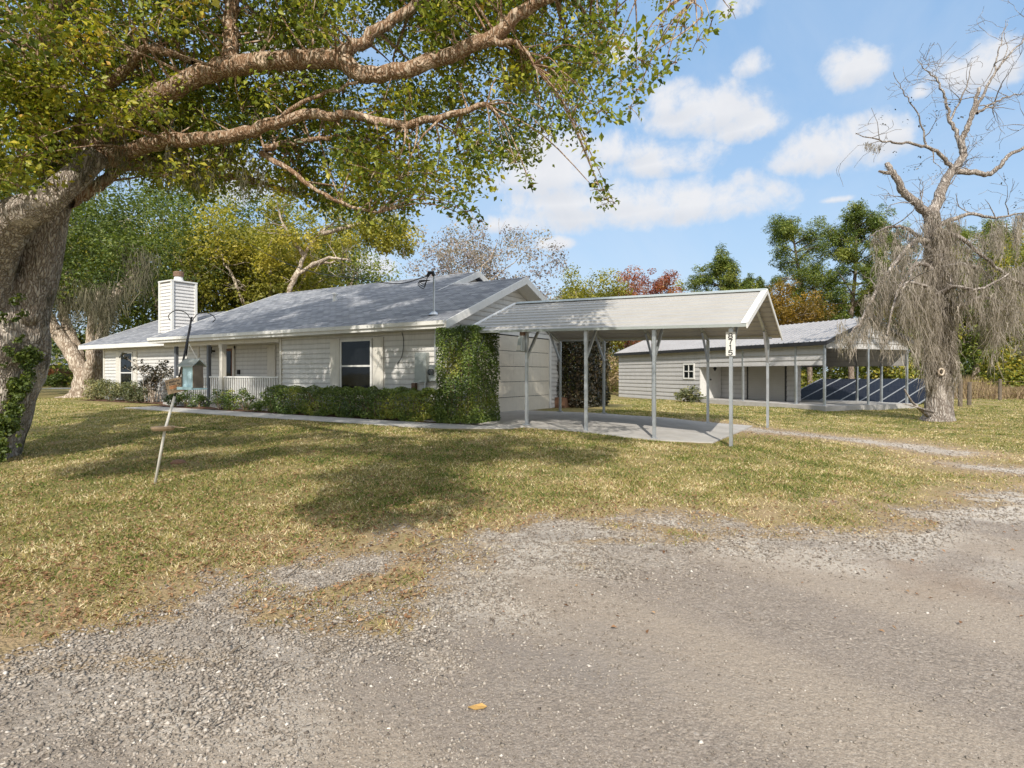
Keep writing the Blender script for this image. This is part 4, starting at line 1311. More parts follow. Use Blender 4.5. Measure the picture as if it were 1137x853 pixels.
# right stem and left stem
stemR = [at(22, 352, 9.6), at(40, 300, 9.55), at(52, 250, 9.5), at(66, 205, 9.4), at(95, 168, 9.2)]
sp = spline(stemR, 5); mb.tube(sp, lerp_list([.40, .30, .26, .25, .22], 5), 20, .03, rn, flute=flut(.06, 4, 1))
stemL = [at(-10, 400, 9.5), at(-22, 340, 9.2), at(-14, 285, 8.9), at(14, 245, 8.7), at(45, 228, 8.6), at(80, 200, 8.7), at(108, 172, 8.9)]
sp = spline(stemL, 5); mb.tube(sp, lerp_list([.46, .43, .36, .27, .22, .19, .17], 5), 20, .03, rn, flute=flut(.06, 4, 2))
sp = spline([at(-30, 420, 9.9), at(-70, 330, 10.3), at(-130, 230, 10.8), at(-220, 120, 11.2)], 5); mb.tube(sp, lerp_list([.5, .42, .36, .26], 5), 16, .03, rn)
for (a, b_) in ((-80, 520), (2, 522), (-110, 530)):
    mb.tube(spline([at(-44, 480, 9.7), at((a - 44) / 2, 505, 9.6), np.append(at(a, b_, 9.45)[:2], -.38)], 4), lerp_list([.5, .3, .06], 4), 10, .05, rn)
mb.build('trunk', M['oak_bark'], OAK, True)
LIMBS = {
    'A': ([(95, 168, 9.2), (128, 172, 9.0), (165, 160, 8.8), (205, 155, 8.6), (255, 152, 8.4), (298, 140, 8.2), (335, 129, 8.1), (380, 128, 8.0), (440, 138, 7.9), (492, 130, 7.8), (540, 116, 7.6)], .14, .035),
    'B': ([(88, 172, 9.2), (120, 150, 9.0), (155, 118, 8.8), (195, 97, 8.6), (245, 76, 8.4), (300, 68, 8.2), (372, 66, 8.1), (400, 82, 8.0), (440, 80, 7.9), (500, 61, 7.8), (548, 38, 7.7), (590, 6, 7.6), (640, -40, 7.4)], .18, .075),
    'C': ([(372, 66, 8.1), (400, 48, 8.2), (430, 26, 8.3), (462, 2, 8.4), (500, -40, 8.5)], .10, .06),
    'D': ([(85, 160, 9.3), (102, 112, 9.2), (135, 82, 9.1), (165, 55, 9.0), (215, 68, 8.9)], .12, .05),
    'E': ([(110, 178, 9.1), (150, 183, 9.3), (190, 190, 9.5), (260, 196, 9.7), (330, 215, 9.8)], .11, .03),
    'F': ([(293, 165, 8.6), (330, 158, 8.6), (375, 152, 8.5), (430, 155, 8.4)], .055, .02),
    'G': ([(256, 80, 8.4), (258, 50, 8.5), (255, 15, 8.6), (262, -40, 8.7)], .12, .09),
    'H': ([(290, 170, 8.6), (330, 195, 8.3), (370, 222, 8.1), (420, 236, 7.9)], .045, .015),
    'I': ([(75, 222, 9.4), (95, 212, 9.6), (118, 200, 9.8), (150, 175, 10.0)], .14, .07),
    'J': ([(545, 45, 7.7), (575, 50, 7.6), (592, 72, 7.5)], .05, .02),
    'K': ([(590, 6, 7.6), (660, -20, 7.2), (720, -25, 6.9), (770, 0, 6.7)], .06, .015),
    'L': ([(300, 140, 8.2), (345, 110, 8.0), (398, 92, 7.9)], .035, .02),
    'N': ([(-20, 285, 8.9), (-75, 180, 8.0), (-95, 60, 7.2), (-40, -80, 6.6)], .3, .16),
    'O': ([(66, 205, 9.4), (40, 120, 9.2), (60, 20, 9.0), (100, -100, 8.6)], .18, .12),
}
limb_pts = []
for k, (pp, r0, r1) in LIMBS.items():
    mb = MB()
    P_ = [at(*p) for p in pp]
    sp, rad = limb(mb, P_, r0, r1, 12, 5, .025, rn)
    mb.build('limb', M['limb_bark'], OAK, True)
    limb_pts += [(p, r) for p, r in zip(sp, rad)]
# limbs of the upper crown, out of the frame above and toward the road
wr = lambda r, f, z: np.array([CAM[0] + CY * r - SY * f, CAM[1] + SY * r + CY * f, z])
for pts_, r0, r1 in (([at(-40, -80, 6.6), wr(-4.6, 4.6, 6.4), wr(-3.0, 2.4, 7.0)], .16, .05), ([at(100, -100, 8.2), wr(-5.5, 7.5, 9.5), wr(-4, 6.5, 11)], .18, .05),
                     ([at(500, -40, 8.5), wr(-.2, 8.0, 7.6), wr(.8, 7.0, 8.4)], .06, .02), ([at(262, -40, 8.7), wr(-3.4, 8.4, 8.2), wr(-2.6, 7.6, 10)], .09, .03),
                     ([at(640, -40, 7.4), wr(1.2, 6.4, 7.0), wr(1.6, 5.2, 7.4)], .08, .02), ([at(-220, 120, 11.2), wr(-13, 10.6, 8), wr(-14, 9, 10)], .25, .06),
                     ([at(-40, -80, 6.6), wr(-7, 4.5, 6.6), wr(-8, 2.5, 7)], .14, .05), ([at(262, -40, 8.7), wr(-3.0, 6.0, 7.0), wr(-1.5, 3.5, 7.2)], .09, .03)):
    mb = MB(); sp, rad = limb(mb, pts_, r0, r1, 9, 6, .03, rn); mb.build('limb', M['limb_bark'], OAK, True); limb_pts += [(p, r) for p, r in zip(sp, rad)]

# crown clumps: kept where the crown hangs in the photo's outline, its shadow where the lawn is shaded
VIS = [(-400, 250), (0, 232), (40, 216), (66, 205), (110, 190), (160, 205), (215, 228), (290, 222), (335, 240), (385, 246), (430, 262), (470, 232), (500, 240), (528, 256), (541, 244), (520, 212), (548, 200), (566, 200), (588, 212),
       (600, 196), (628, 168), (640, 190), (636, 222), (664, 240), (694, 236), (700, 210), (680, 190), (662, 150), (700, 140), (712, 125), (716, 100), (738, 82), (742, 96), (757, 78), (765, 60), (800, 42), (824, 20), (836, -30), (-400, -30)]
SHD = [(-3000, 446), (-3000, 530), (0, 532), (120, 528), (230, 520), (300, 540), (345, 585), (372, 604), (400, 590), (440, 584), (500, 576), (565, 560), (610, 530), (690, 512), (716, 492), (705, 474), (690, 446)]


def inside(poly, x, y):
    c = False; j = len(poly) - 1
    for i in range(len(poly)):
        xi, yi = poly[i]; xj, yj = poly[j]
        if (yi > y) != (yj > y) and x < (xj - xi) * (y - yi) / (yj - yi) + xi: c = not c
        j = i
    return c


def clump_ok(p, rad, shadow=True):
    r, f = view(p)
    if f > .6:
        x, y, _ = pix(p); m = FOC * rad / f
        infr = (x + m > 0) and (x - m < 1137) and (y + m * .8 > 0)
        if infr:
            if f < 5.6: return False
            for (dx, dy) in ((0, 0), (m * .75, 0), (-m * .75, 0), (0, m * .65)):
                yy = y + dy
                if x + dx < 0: continue
                if not inside(VIS, x + dx, max(yy, -25)): return False
            # leave the big limbs in sight
            for (lx, ly, lf, lr) in SHOW:
                if f < lf + .15 and abs(x - lx) < m * .8 + lr and abs(y - ly) < m * .8 + lr and (x - lx) ** 2 + (y - ly) ** 2 < (m * .85 + lr) ** 2: return False
    # daylight gap that lets the low sun under the high crown
    if f < 7.2:
        lo_, hi_ = 3.3 + .81 * (8 - f), 6.7 + .81 * (8 - f)
        if p[2] > lo_ - rad and p[2] < hi_ + rad: return False
        if r < -7.0 and p[2] < hi_ and f < 8.5 and rn.random() < .75: return False
    # the trunk stands in the sun
    for T in TRUNK_LIT:
        d_ = p - T; t_ = float(d_ @ SUN)
        if t_ > .8 and np.linalg.norm(d_ - SUN * t_) < rad + .1 and rn.random() < .93: return False
    # shadow on the carport roof stays on its left third
    t = (p[2] - 2.7) / SUN[2]; s_ = p - SUN * t; xx, yy, ff = pix(s_)
    if 10.5 < ff < 17 and xx > 665: return False
    # sun patches on the front wall and hedge
    t = p[1] / SUN[1]
    if t > 0:
        s_ = p - SUN * t
        if -.3 < s_[2] < 2.5 and -13 < s_[0] < .6:
            h_ = math.sin(s_[0] * 2.1 + 1.3 * math.sin(s_[2] * 2.2 + .5)) * math.sin(s_[2] * 2.4 + 1.5 * math.sin(s_[0] * 1.3 + 1.1))
            if h_ > -.02: return False
    # shadow on the lawn
    if shadow:
        for dr in (-.8, 0, .8):
            g_ = p + np.array([CY, SY, 0]) * dr * rad
            t = (g_[2] + .2) / SUN[2]; s_ = g_ - SUN * t
            x, y, f = pix(s_)
            if view(s_)[1] < 2.2: return False
            if dr == 0 and f < 30 and y < 640:   # gaps the sun comes through
                h_ = math.sin(s_[0] * 1.35 + 1.6 * math.sin(s_[1] * .8 + .4)) * math.sin(s_[1] * 1.05 + 1.3 * math.sin(s_[0] * .9 + 2.1))
                if h_ > (.24 if y > 458 else .42): return False
                if y > 458 and math.sin(s_[0] * 3.4 + 1.4 * math.sin(s_[1] * 2.1)) * math.sin(s_[1] * 2.9 + 1.2 * math.sin(s_[0] * 2.3 + .7)) > .34: return False
            if y > 456 and not inside(SHD, max(x, -2999), y): return False
    return True


SHOW = []
for k_ in 'ABCDGJH':
    for q_ in spline([at(*a_) for a_ in LIMBS[k_][0]], 5)[{'A': 4, 'B': 18}.get(k_, 0):]:
        x_, y_, f_ = pix(q_)
        if y_ > 0 and rn.random() < .9: SHOW.append((x_, y_, f_, 7 if k_ in 'AB' else 4))
for (x_, y_) in ((50, 300), (45, 270), (55, 245), (15, 300), (5, 260), (25, 245), (40, 330), (70, 225)): SHOW.append((x_, y_, 9.0, 14))
TRUNK_LIT = [at(x_, y_, 9.1) for x_ in (0, 18, 36, 54) for y_ in (235, 270, 305, 345, 390, 440)]
clumps = []; tw = MB()
tries = 0


def add_clump(p, rad, shadow=True):
    if not clump_ok(p, rad, shadow): return False
    base_t = .40 + .17 * rn.gauss(0, 1)
    clumps.append((p[0], p[1], p[2], rad, min(.95, max(.05, base_t))))
    q = rn.choice(sorted(limb_pts, key=lambda a: float(((a[0] - p) ** 2).sum()))[:9])
    d = np.linalg.norm(q[0] - p)
    if d < 3.2 and rn.random() < .75:
        mid = (q[0] + p) / 2 + np.array([rn.gauss(0, .12) * d, rn.gauss(0, .12) * d, rn.gauss(.06, .06) * d])
        tw.tube(spline([q[0], mid, p], 3), lerp_list([min(q[1] * .5, .012 + .012 * d), .010, .004], 3), 4, cap=False)
    return True


# around the limbs
for _ in range(9000):
    if len(clumps) > 720: break
    p0, r0 = rn.choice(limb_pts)
    f0 = view(p0)[1]
    d = np.array([rn.gauss(0, 1), rn.gauss(0, 1), rn.gauss(.15, .9)]); d /= np.linalg.norm(d)
    p = p0 + d * rn.uniform(.35, 1.7)
    add_clump(p, rn.uniform(.2, .44))
print('clumps near limbs', len(clumps))
# body of the crown
n0 = len(clumps)
for _ in range(150000):
    if len(clumps) - n0 > 2000: break
    p = wr(rn.uniform(-14, 3.2), rn.uniform(-1.5, 14), rn.uniform(3.6, 14))
    e = ((view(p)[0] + 5) / 9.5) ** 2 + ((view(p)[1] - 7) / 8) ** 2 + ((p[2] - 7.5) / 6.5) ** 2
    if e > 1 or e < .12: continue
    px_, py_, f_ = pix(p)
    if f_ > 4 and -20 < px_ < 1137 and 0 < py_ < 420 and rn.random() < (.55 if px_ > 260 else .3): continue
    add_clump(p, rn.uniform(.3, .6))
# the high crown that keeps most of the house in broken shade
n1 = len(clumps)
for _ in range(6000):
    if len(clumps) - n1 > 620: break
    if rn.random() < .72:
        yv = rn.uniform(-.4, 5.0); T = np.array([rn.uniform(-13.5, .8), yv, roof_z(yv)])
    else: T = np.array([rn.uniform(-13, 0), 0, rn.uniform(.2, 2.4)])
    g_ = math.sin(T[0] * 1.7 + 1.2 * math.sin(T[1] * 1.5 + T[2])) * math.sin((T[1] + T[2]) * 1.6 + 1.5 * math.sin(T[0] * 1.1))
    if g_ > .38: continue
    p = T + SUN * rn.uniform(7.5, 14.5)
    r, f = view(p)
    if f < 4.5 or f > 14 or p[2] > 14 or r < -12.5: continue
    add_clump(p, rn.uniform(.28, .5))
n2 = len(clumps)
for _ in range(9000):   # boughs whose shade reaches the lawn
    if len(clumps) - n2 > 330: break
    px_, py_ = rn.uniform(-500, 712), rn.uniform(449, 602)
    if not inside(SHD, px_, py_): continue
    T = gnd(px_, py_)
    h_ = math.sin(T[0] * 1.35 + 1.6 * math.sin(T[1] * .8 + .4)) * math.sin(T[1] * 1.05 + 1.3 * math.sin(T[0] * .9 + 2.1))
    if h_ > .2: continue
    if math.sin(T[0] * 3.4 + 1.4 * math.sin(T[1] * 2.1)) * math.sin(T[1] * 2.9 + 1.2 * math.sin(T[0] * 2.3 + .7)) > .2: continue
    p = T + SUN * rn.uniform(7, 15)
    r, f = view(p)
    if f < -3 or f > 13 or p[2] < 4 or p[2] > 11 or r < -13: continue
    add_clump(p, rn.uniform(.2, .36))
# hanging sprays along the lower right rim
for (px, py, f, r) in [(664, 205, 7.0, .16), (672, 222, 7.0, .14), (658, 185, 7.0, .15), (682, 226, 7.0, .09), (652, 165, 7.05, .16), (648, 148, 7.1, .2), (668, 212, 7.0, .18), (585, 195, 7.3, .14), (572, 180, 7.3, .16), (590, 206, 7.3, .1), (560, 165, 7.4, .2),
                       (520, 235, 7.6, .2), (500, 225, 7.7, .25), (532, 246, 7.6, .13), (478, 215, 7.8, .25), (750, 70, 6.8, .2), (735, 85, 6.8, .14), (790, 25, 6.7, .18), (775, 45, 6.7, .18), (812, 12, 6.7, .12), (700, 120, 6.9, .2), (708, 100, 6.9, .16), (690, 90, 6.9, .25), (640, 120, 7.1, .28), (665, 125, 7.0, .24), (610, 150, 7.2, .25),
                       (720, 60, 6.8, .25), (760, 30, 6.7, .22), (735, 30, 6.8, .28), (630, 90, 7.1, .3), (600, 120, 7.2, .3), (660, 60, 7.0, .25), (575, 140, 7.4, .3), (445, 232, 7.9, .3), (415, 235, 8.0, .3), (545, 170, 7.5, .22), (560, 90, 7.5, .3), (690, 40, 6.9, .22)]:
    p = at(px, py, f); clumps.append((p[0], p[1], p[2], r, .36 + rn.gauss(0, .12)))
    q = min(limb_pts, key=lambda a: float(((a[0] - p) ** 2).sum()))
    mid = (q[0] + p) / 2 + np.array([0, 0, .18])
    tw.tube(spline([q[0], mid, p], 4), lerp_list([.016, .009, .003], 4), 4, cap=False)
for c_ in clumps:
    if not (view(c_)[1] > 4 and -60 < pix(c_)[0] < 900 and -60 < pix(c_)[1] < 300): continue
    for _k in range(4):
        d_ = np.array([rn.gauss(0, 1), rn.gauss(0, 1), rn.gauss(-.1, .7)]); d_ *= c_[3] * rn.uniform(.6, 1.0) / np.linalg.norm(d_)
        a_ = np.array(c_[:3]); tw.tube([a_ - d_ * .2, a_ + d_ * .5 + np.array([0, 0, .02]), a_ + d_], [.006, .0045, .0025], 3, cap=False)
tw.build('twig', M['limb_bark'], OAK)
for _ in range(58):   # foliage that hides the fork
    p = at(rn.uniform(-40, 128), rn.uniform(95, 214), rn.uniform(8.15, 8.75))
    if pix(p)[1] > 150 and pix(p)[0] > 95: continue
    clumps.append((p[0], p[1], p[2], rn.uniform(.14, .27), min(.95, max(.1, .47 + rn.gauss(0, .16)))))
crown('crown', clumps, 106, .082, M['oak_leaf'], OAK, up=.25, elong=1.7, flat=.75, droop=.35, var=.15, shell=.1)
# ivy and moss on the trunk's right flank
iv = []
for _ in range(85):
    py = rn.uniform(385, 512); xr_ = np.interp(py, [340, 400, 450, 500, 515], [57, 39, 22, 6, 2])
    p = at(xr_ - rn.uniform(0, 18) * (py > 380), py, 9.35 + rn.uniform(-.1, .25)); iv.append((p[0], p[1], p[2], rn.uniform(.05, .11), .25 + rn.gauss(0, .12)))
for _ in range(20):
    p = at(rn.uniform(-5, 30), rn.uniform(320, 500), 9.02); iv.append((p[0], p[1], p[2], rn.uniform(.03, .07), .25))
crown('ivy', iv, 55, .055, M['bg_leaf'], OAK, up=.1, elong=1.4, droop=.5)
ma = [np.append(at(rn.uniform(55, 330), rn.uniform(90, 200), 8.7) + np.array((0, 0, -.1)), rn.uniform(.25, .7)) for _ in range(34)]
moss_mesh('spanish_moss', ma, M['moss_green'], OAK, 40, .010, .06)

# ------------------------------------------------------------------ generic trees
def broad_tree(name, label, base, height, spread, leaf, leafsize, nclump, per, bark='pale_bark', seed=0, trunk_r=None, low=.3, cat='tree', group=None,
               tint=.45, tintv=.2, flat=.75, limbs=9, lean=(0, 0), sparse=False, cr=None, moss=0, up=.4):
    r_ = random.Random(seed)
    base = np.array([base[0], base[1], float(zg(base[0], base[1])) - .05])
    t = thing(name, label, cat, base, group)
    tr = trunk_r or height * .022
    mb = MB()
    fork = base + np.array([lean[0] * .4, lean[1] * .4, height * low])
    mb.tube(spline([base - np.array([0, 0, .2]), base + (fork - base) * .4 + np.array([r_.gauss(0, .1), r_.gauss(0, .1), 0]), fork], 4), lerp_list([tr * 1.45, tr, tr * .85], 4), 10, .05, r_, cap=False)
    cen = base + np.array([lean[0], lean[1], height * (low + (1 - low) * .55)])
    hr = height * (1 - low) * .5
    ends = []
    for i in range(limbs):
        a = 2 * math.pi * (i + r_.random() * .7) / limbs
        e = r_.uniform(-.35, .95)
        c_ = math.sqrt(max(0, 1 - e * e))
        p = cen + np.array([math.cos(a) * spread * .72 * max(c_, .25), math.sin(a) * spread * .72 * max(c_, .25), e * hr * .8])
        mid = fork + (p - fork) * .45 + np.array([r_.gauss(0, .08) * spread, r_.gauss(0, .08) * spread, .10 * height])
        sp, rad = limb(mb, [fork - np.array([0, 0, tr]), mid, p], tr * .55, tr * .12, 6, 5, .02 * spread, r_)
        ends.append((sp, rad))
        for k in range(4):
            j = r_.randint(5, len(sp) - 1)
            twig(mb, sp[j], np.array([r_.gauss(0, 1), r_.gauss(0, 1), r_.gauss(.4, .6)]), spread * r_.uniform(.2, .42), rad[j] * .6, r_, 1, 3 if sparse else 2, None, .3, .1, (2, 3), 5, 3, .012 if not sparse else .009)
    mb.build('trunk', M[bark], t, True)
    C = []
    crr = cr or spread * .2
    while len(C) < nclump:
        u = np.array([r_.gauss(0, 1) for _ in range(3)]); u /= np.linalg.norm(u)
        rr = r_.random() ** .45
        lump = 1 + .18 * math.sin(3 * math.atan2(u[1], u[0]) + seed) + .12 * math.sin(5 * u[2] + seed * 2)
        p = cen + u * np.array([spread, spread, hr]) * rr * lump
        if p[2] < base[2] + height * low * .55: continue
        C.append((p[0], p[1], p[2], crr * r_.uniform(.55, 1.25), min(1, max(0, tint + r_.gauss(0, tintv) + .12 * u[2]))))
    crown('crown', C, per, leafsize, M[leaf], t, up=up, flat=flat, droop=.15)
    if moss:
        an = [C[r_.randrange(len(C))] for _ in range(moss)]
        an = [(a[0], a[1], a[2] - .3, r_.uniform(.8, 2.2)) for a in an if a[2] < cen[2] + hr * .2]
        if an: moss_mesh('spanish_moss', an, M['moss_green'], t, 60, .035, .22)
    return t


def bgp(px, f): p = at(px, 415, f); return p


WOODS = 'background trees behind the house'
specs = [
    # px, F, height, spread, leaf, tint, seed, label
    (20, 40, 15, 7.5, 'bg_leaf', .38, 1, 'dark oak behind the big trunk at the left edge'),
    (110, 47, 16, 7.5, 'bg_leaf', .30, 2, 'dark mossy oak above the far wing of the house'),
    (190, 40, 13.5, 6.5, 'bg_leaf', .42, 3, 'green oak directly behind the chimney'),
    (255, 46, 16, 7.0, 'bg_leaf', .40, 4, 'tall oak with bare pale limbs to the right of the chimney'),
    (300, 40, 12.0, 5.0, 'yellow_leaf', .42, 5, 'yellow green tree above the roof ridge'),
    (350, 48, 14.5, 6.0, 'bg_leaf', .55, 6, 'olive green oak leaning out over the middle of the roof'),
    (-70, 48, 17, 8, 'bg_leaf', .32, 7, 'dark oak standing outside the left edge of the view'),
]
for (px, f, h, s, lf, ti, sd_, lab) in specs:
    broad_tree('oak_tree', lab, bgp(px, f), h, s, lf, .24, 120, 200, seed=sd_ + 20, tint=ti, low=.22, trunk_r=.34, moss=14 if sd_ in (1, 2, 7) else 4, group=None, up=.3, cr=1.35)
# spreading branch with bare pale limbs over the ridge
b1 = thing('oak_tree', 'slim oak with a pale forked trunk and yellow leaf sprays just behind the roof ridge', 'tree', bgp(318, 36))
mb = MB(); r5 = random.Random(5); C = []
for pts_ in ([(316, 420, 36), (318, 350, 36), (325, 312, 36), (345, 296, 36), (372, 290, 36)], [(325, 312, 36), (338, 285, 36.5), (352, 262, 37), (380, 240, 37)], [(345, 296, 36), (365, 286, 35.5), (390, 290, 35)],
             [(338, 285, 36.5), (322, 262, 36), (310, 235, 36)], [(352, 262, 37), (395, 250, 37), (430, 245, 37), (455, 262, 37)]):
    sp, rad = limb(mb, [at(*p) for p in pts_], .26 if pts_[0][1] > 400 else .16, .05, 7, 5, .06, r5)
    for k in range(5):
        j = r5.randint(4, len(sp) - 1); twig(mb, sp[j], np.array([r5.gauss(0, 1), r5.gauss(0, 1), r5.gauss(.3, .6)]), r5.uniform(.8, 2), .04, r5, 1, 2, None, .3, .1, (2, 3), 5, 3, .014)
for _ in range(75):
    px, py = r5.choice([(r5.uniform(300, 420), r5.uniform(215, 275)), (r5.uniform(380, 462), r5.uniform(235, 282)), (r5.uniform(285, 345), r5.uniform(210, 320)), (r5.uniform(395, 445), r5.uniform(245, 275))])
    p = at(px, py, r5.uniform(35, 38)); C.append((*p, r5.uniform(.3, .8), .45 + r5.gauss(0, .22)))
mb.build('trunk', M['pale_bark'], b1, True)
crown('crown', C, 130, .19, M['yellow_leaf'], b1, up=.3)

# leaning oak beside the far wing
lb = at(92, 440, 31.0); lb[2] = float(zg(lb[0], lb[1]))
LO = thing('leaning_oak', 'leaning oak with several sunlit trunks and grey moss beside the far wing', 'tree', lb)
mb = MB(); r6 = random.Random(6); lp = []
for pts_, r0, r1 in (([(92, 446, 31), (94, 425, 31), (84, 400, 31), (62, 368, 31), (48, 335, 31), (44, 290, 31)], .50, .22), ([(88, 432, 31), (90, 405, 31.3), (80, 375, 31.5), (70, 345, 32), (78, 300, 32.5)], .36, .2),
                     ([(98, 436, 31), (106, 405, 31.2), (110, 380, 31.5), (122, 340, 32), (140, 312, 32.5), (160, 290, 33)], .34, .2), ([(96, 430, 30.8), (101, 400, 30.6), (100, 370, 30.6), (112, 320, 30.6)], .30, .15),
                     ([(62, 368, 31), (30, 340, 30.5), (-5, 320, 30)], .35, .15), ([(60, 445, 30.5), (80, 440, 30.8), (95, 425, 31)], .12, .38), ([(122, 447, 30.5), (106, 440, 30.8), (96, 425, 31)], .12, .38)):
    sp, rad = limb(mb, [at(*p) for p in pts_], r0, r1, 12, 5, .05, r6, .06); lp += sp
mb.build('trunk', M['pale_bark'], LO, True)
C = []
for _ in range(120):
    px, py = r6.uniform(-30, 190), r6.uniform(205, 345)
    if py > 320 and px > 120: continue
    p = at(px, py, r6.uniform(29.5, 34)); C.append((*p, r6.uniform(.5, 1.2), .28 + r6.gauss(0, .15)))
crown('crown', C, 190, .17, M['bg_leaf'], LO, up=.3)
an = []
for (px, py, L) in [(100, 330, 2.6), (115, 345, 2.6), (118, 330, 3.0), (92, 325, 2.4), (125, 340, 2.2), (108, 322, 2.8), (85, 335, 2.2), (130, 325, 2.5), (75, 320, 2.4), (152, 290, 3.2), (158, 285, 3.4), (148, 284, 2.4), (60, 330, 2.4), (112, 350, 2.0), (70, 335, 1.8), (140, 318, 1.5), (162, 290, 2.6), (118, 318, 2.2)]:
    for _ in range(4):
        p = at(px + r6.gauss(0, 4), py - 8 + r6.gauss(0, 4), r6.uniform(29.6, 31)); an.append((*p, L * r6.uniform(.6, 1)))
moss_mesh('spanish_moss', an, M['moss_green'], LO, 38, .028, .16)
# ------------------------------------------------------------------ trees behind the carport and the shed
broad_tree('crape_myrtle', 'nearly bare tree with thin purplish grey foliage behind the garage gable', bgp(532, 30), 8.6, 4.3, 'purple_leaf', .13, 230, 76, seed=31, tint=.5, tintv=.25, low=.25, limbs=12, sparse=True, cr=.55, trunk_r=.13, up=.2)
broad_tree('sweetgum_tree', 'olive green rounded tree beyond the left half of the carport roof', bgp(655, 48), 9.3, 3.6, 'yellow_leaf', .2, 110, 240, seed=33, tint=.30, tintv=.16, cr=1.0)
broad_tree('maple_tree', 'rust red maple standing out above the middle of the carport roof', bgp(697, 50), 9.9, 2.7, 'red_leaf', .17, 90, 170, seed=34, tint=.55, cr=.7, low=.3)
broad_tree('maple_tree', 'slender crimson maple with a pointed crown beside the rust red one', bgp(730, 51), 11.2, 1.8, 'red_leaf', .17, 70, 150, seed=35, tint=.32, cr=.65, low=.2)
broad_tree('sapling', 'small bright green tree to the right of the crimson maple', bgp(750, 52), 9.6, 1.5, 'bg_leaf', .18, 50, 150, seed=36, tint=.72, cr=.65, low=.2)
broad_tree('sweetgum_tree', 'mustard yellow tree between the carport gable and the tall pines', bgp(872, 46), 8.2, 3.0, 'orange_leaf', .18, 85, 170, seed=37, tint=.42, cr=.85, low=.3)
broad_tree('oak_tree', 'low dark green tree filling the gap between carport gable and mustard tree', bgp(838, 58), 9.0, 3.2, 'yellow_leaf', .22, 50, 160, seed=38, tint=.3, cr=1.0)


def pine_tree(label, px, f, height, spread, seed, start=.5, lean=0.0, n=34, per=150, dens=1.0):
    r_ = random.Random(seed)
    b_ = bgp(px, f); b_[2] = float(zg(b_[0], b_[1])) - .1
    t = thing('pine_tree', label, 'tree', b_, 'pines behind the shed')
    mb = MB(); top_ = b_ + np.array([lean * CY, lean * SY, height])
    pts = spline([b_, b_ + (top_ - b_) * .35 + np.array([r_.gauss(0, .2), r_.gauss(0, .2), 0]), b_ + (top_ - b_) * .7 + np.array([r_.gauss(0, .25), 0, 0]), top_], 6)
    mb.tube(pts, [height * .0165 * (1 - .78 * i / (len(pts) - 1)) for i in range(len(pts))], 8, .04, r_, cap=False)
    C = []
    for i in range(n):
        k = start + (1 - start) * (i + r_.random()) / n
        p0 = np.array(pts[min(len(pts) - 1, int(k * (len(pts) - 1)))])
        a = r_.random() * 2 * math.pi
        L = spread * (1.0 - .62 * max(0, (k - start) / (1 - start)) ** 1.5) * r_.uniform(.45, 1.05)
        e = p0 + np.array([math.cos(a) * L, math.sin(a) * L, L * r_.uniform(-.08, .62)])
        mid = (p0 + e) / 2 + np.array([0, 0, L * .04])
        mb.tube(spline([p0, mid, e], 4), lerp_list([.07, .045, .02], 4), 5, cap=False)
        for j in range(r_.randint(5, 8)):
            q = mid + (e - mid) * r_.uniform(.1, 1.12) + np.array([r_.gauss(0, .2) * L, r_.gauss(0, .2) * L, r_.gauss(.12, .42)])
            C.append((q[0], q[1], q[2], r_.uniform(.24, .56) * spread / 3.2, min(1, max(0, .5 + r_.gauss(0, .2)))))
    mb.build('trunk', M['pine_bark'], t, True)
    crown('crown', C, per * .72, .24, M['pine'], t, up=.5, elong=4.2, flat=.85, droop=-.3, var=.2)


pine_tree('short spreading pine above the right half of the carport roof', 797, 50, 11.2, 3.3, 41, .52)
pine_tree('small dark pine close to the carport peak', 838, 60, 11.0, 2.8, 42, .5, n=24)
pine_tree('tall pine with a leaning pale trunk left of the tallest pines', 900, 52, 15.3, 4.2, 43, .42, -1.8, 40)
pine_tree('tallest bright green pine, close to the left side of the bare mossy tree', 946, 50, 15.6, 3.6, 44, .35, .3, 46, 170)
pine_tree('thin pine seen through the grey moss at the right', 985, 56, 15.2, 3.2, 45, .5, .4, 30)
pine_tree('pine behind the upper limbs of the bare tree', 1062, 58, 16.2, 3.2, 46, .45)
pine_tree('rightmost pine at the edge of the view', 1118, 56, 16, 3.3, 47, .45)
broad_tree('oak_tree', 'green oak showing through the moss on the right of the bare tree', bgp(1085, 50), 13.2, 4.8, 'bg_leaf', .22, 110, 220, seed=61, tint=.5, cr=1.0, low=.2)
broad_tree('oak_tree', 'yellow green oak at the right edge behind the dead weeds', bgp(1150, 48), 13.0, 4.6, 'bg_leaf', .22, 100, 220, seed=62, tint=.66, cr=1.0, low=.2)
broad_tree('oak_tree', 'mid green oak behind the open end of the shed', bgp(1005, 52), 10.0, 3.8, 'bg_leaf', .22, 90, 200, seed=63, tint=.58, cr=.95, low=.2)
broad_tree('oak_tree', 'dark green tree between the two leftmost tall pines, lower than them', bgp(922, 56), 9.5, 3.6, 'bg_leaf', .22, 80, 200, seed=64, tint=.42, cr=.95, low=.2)
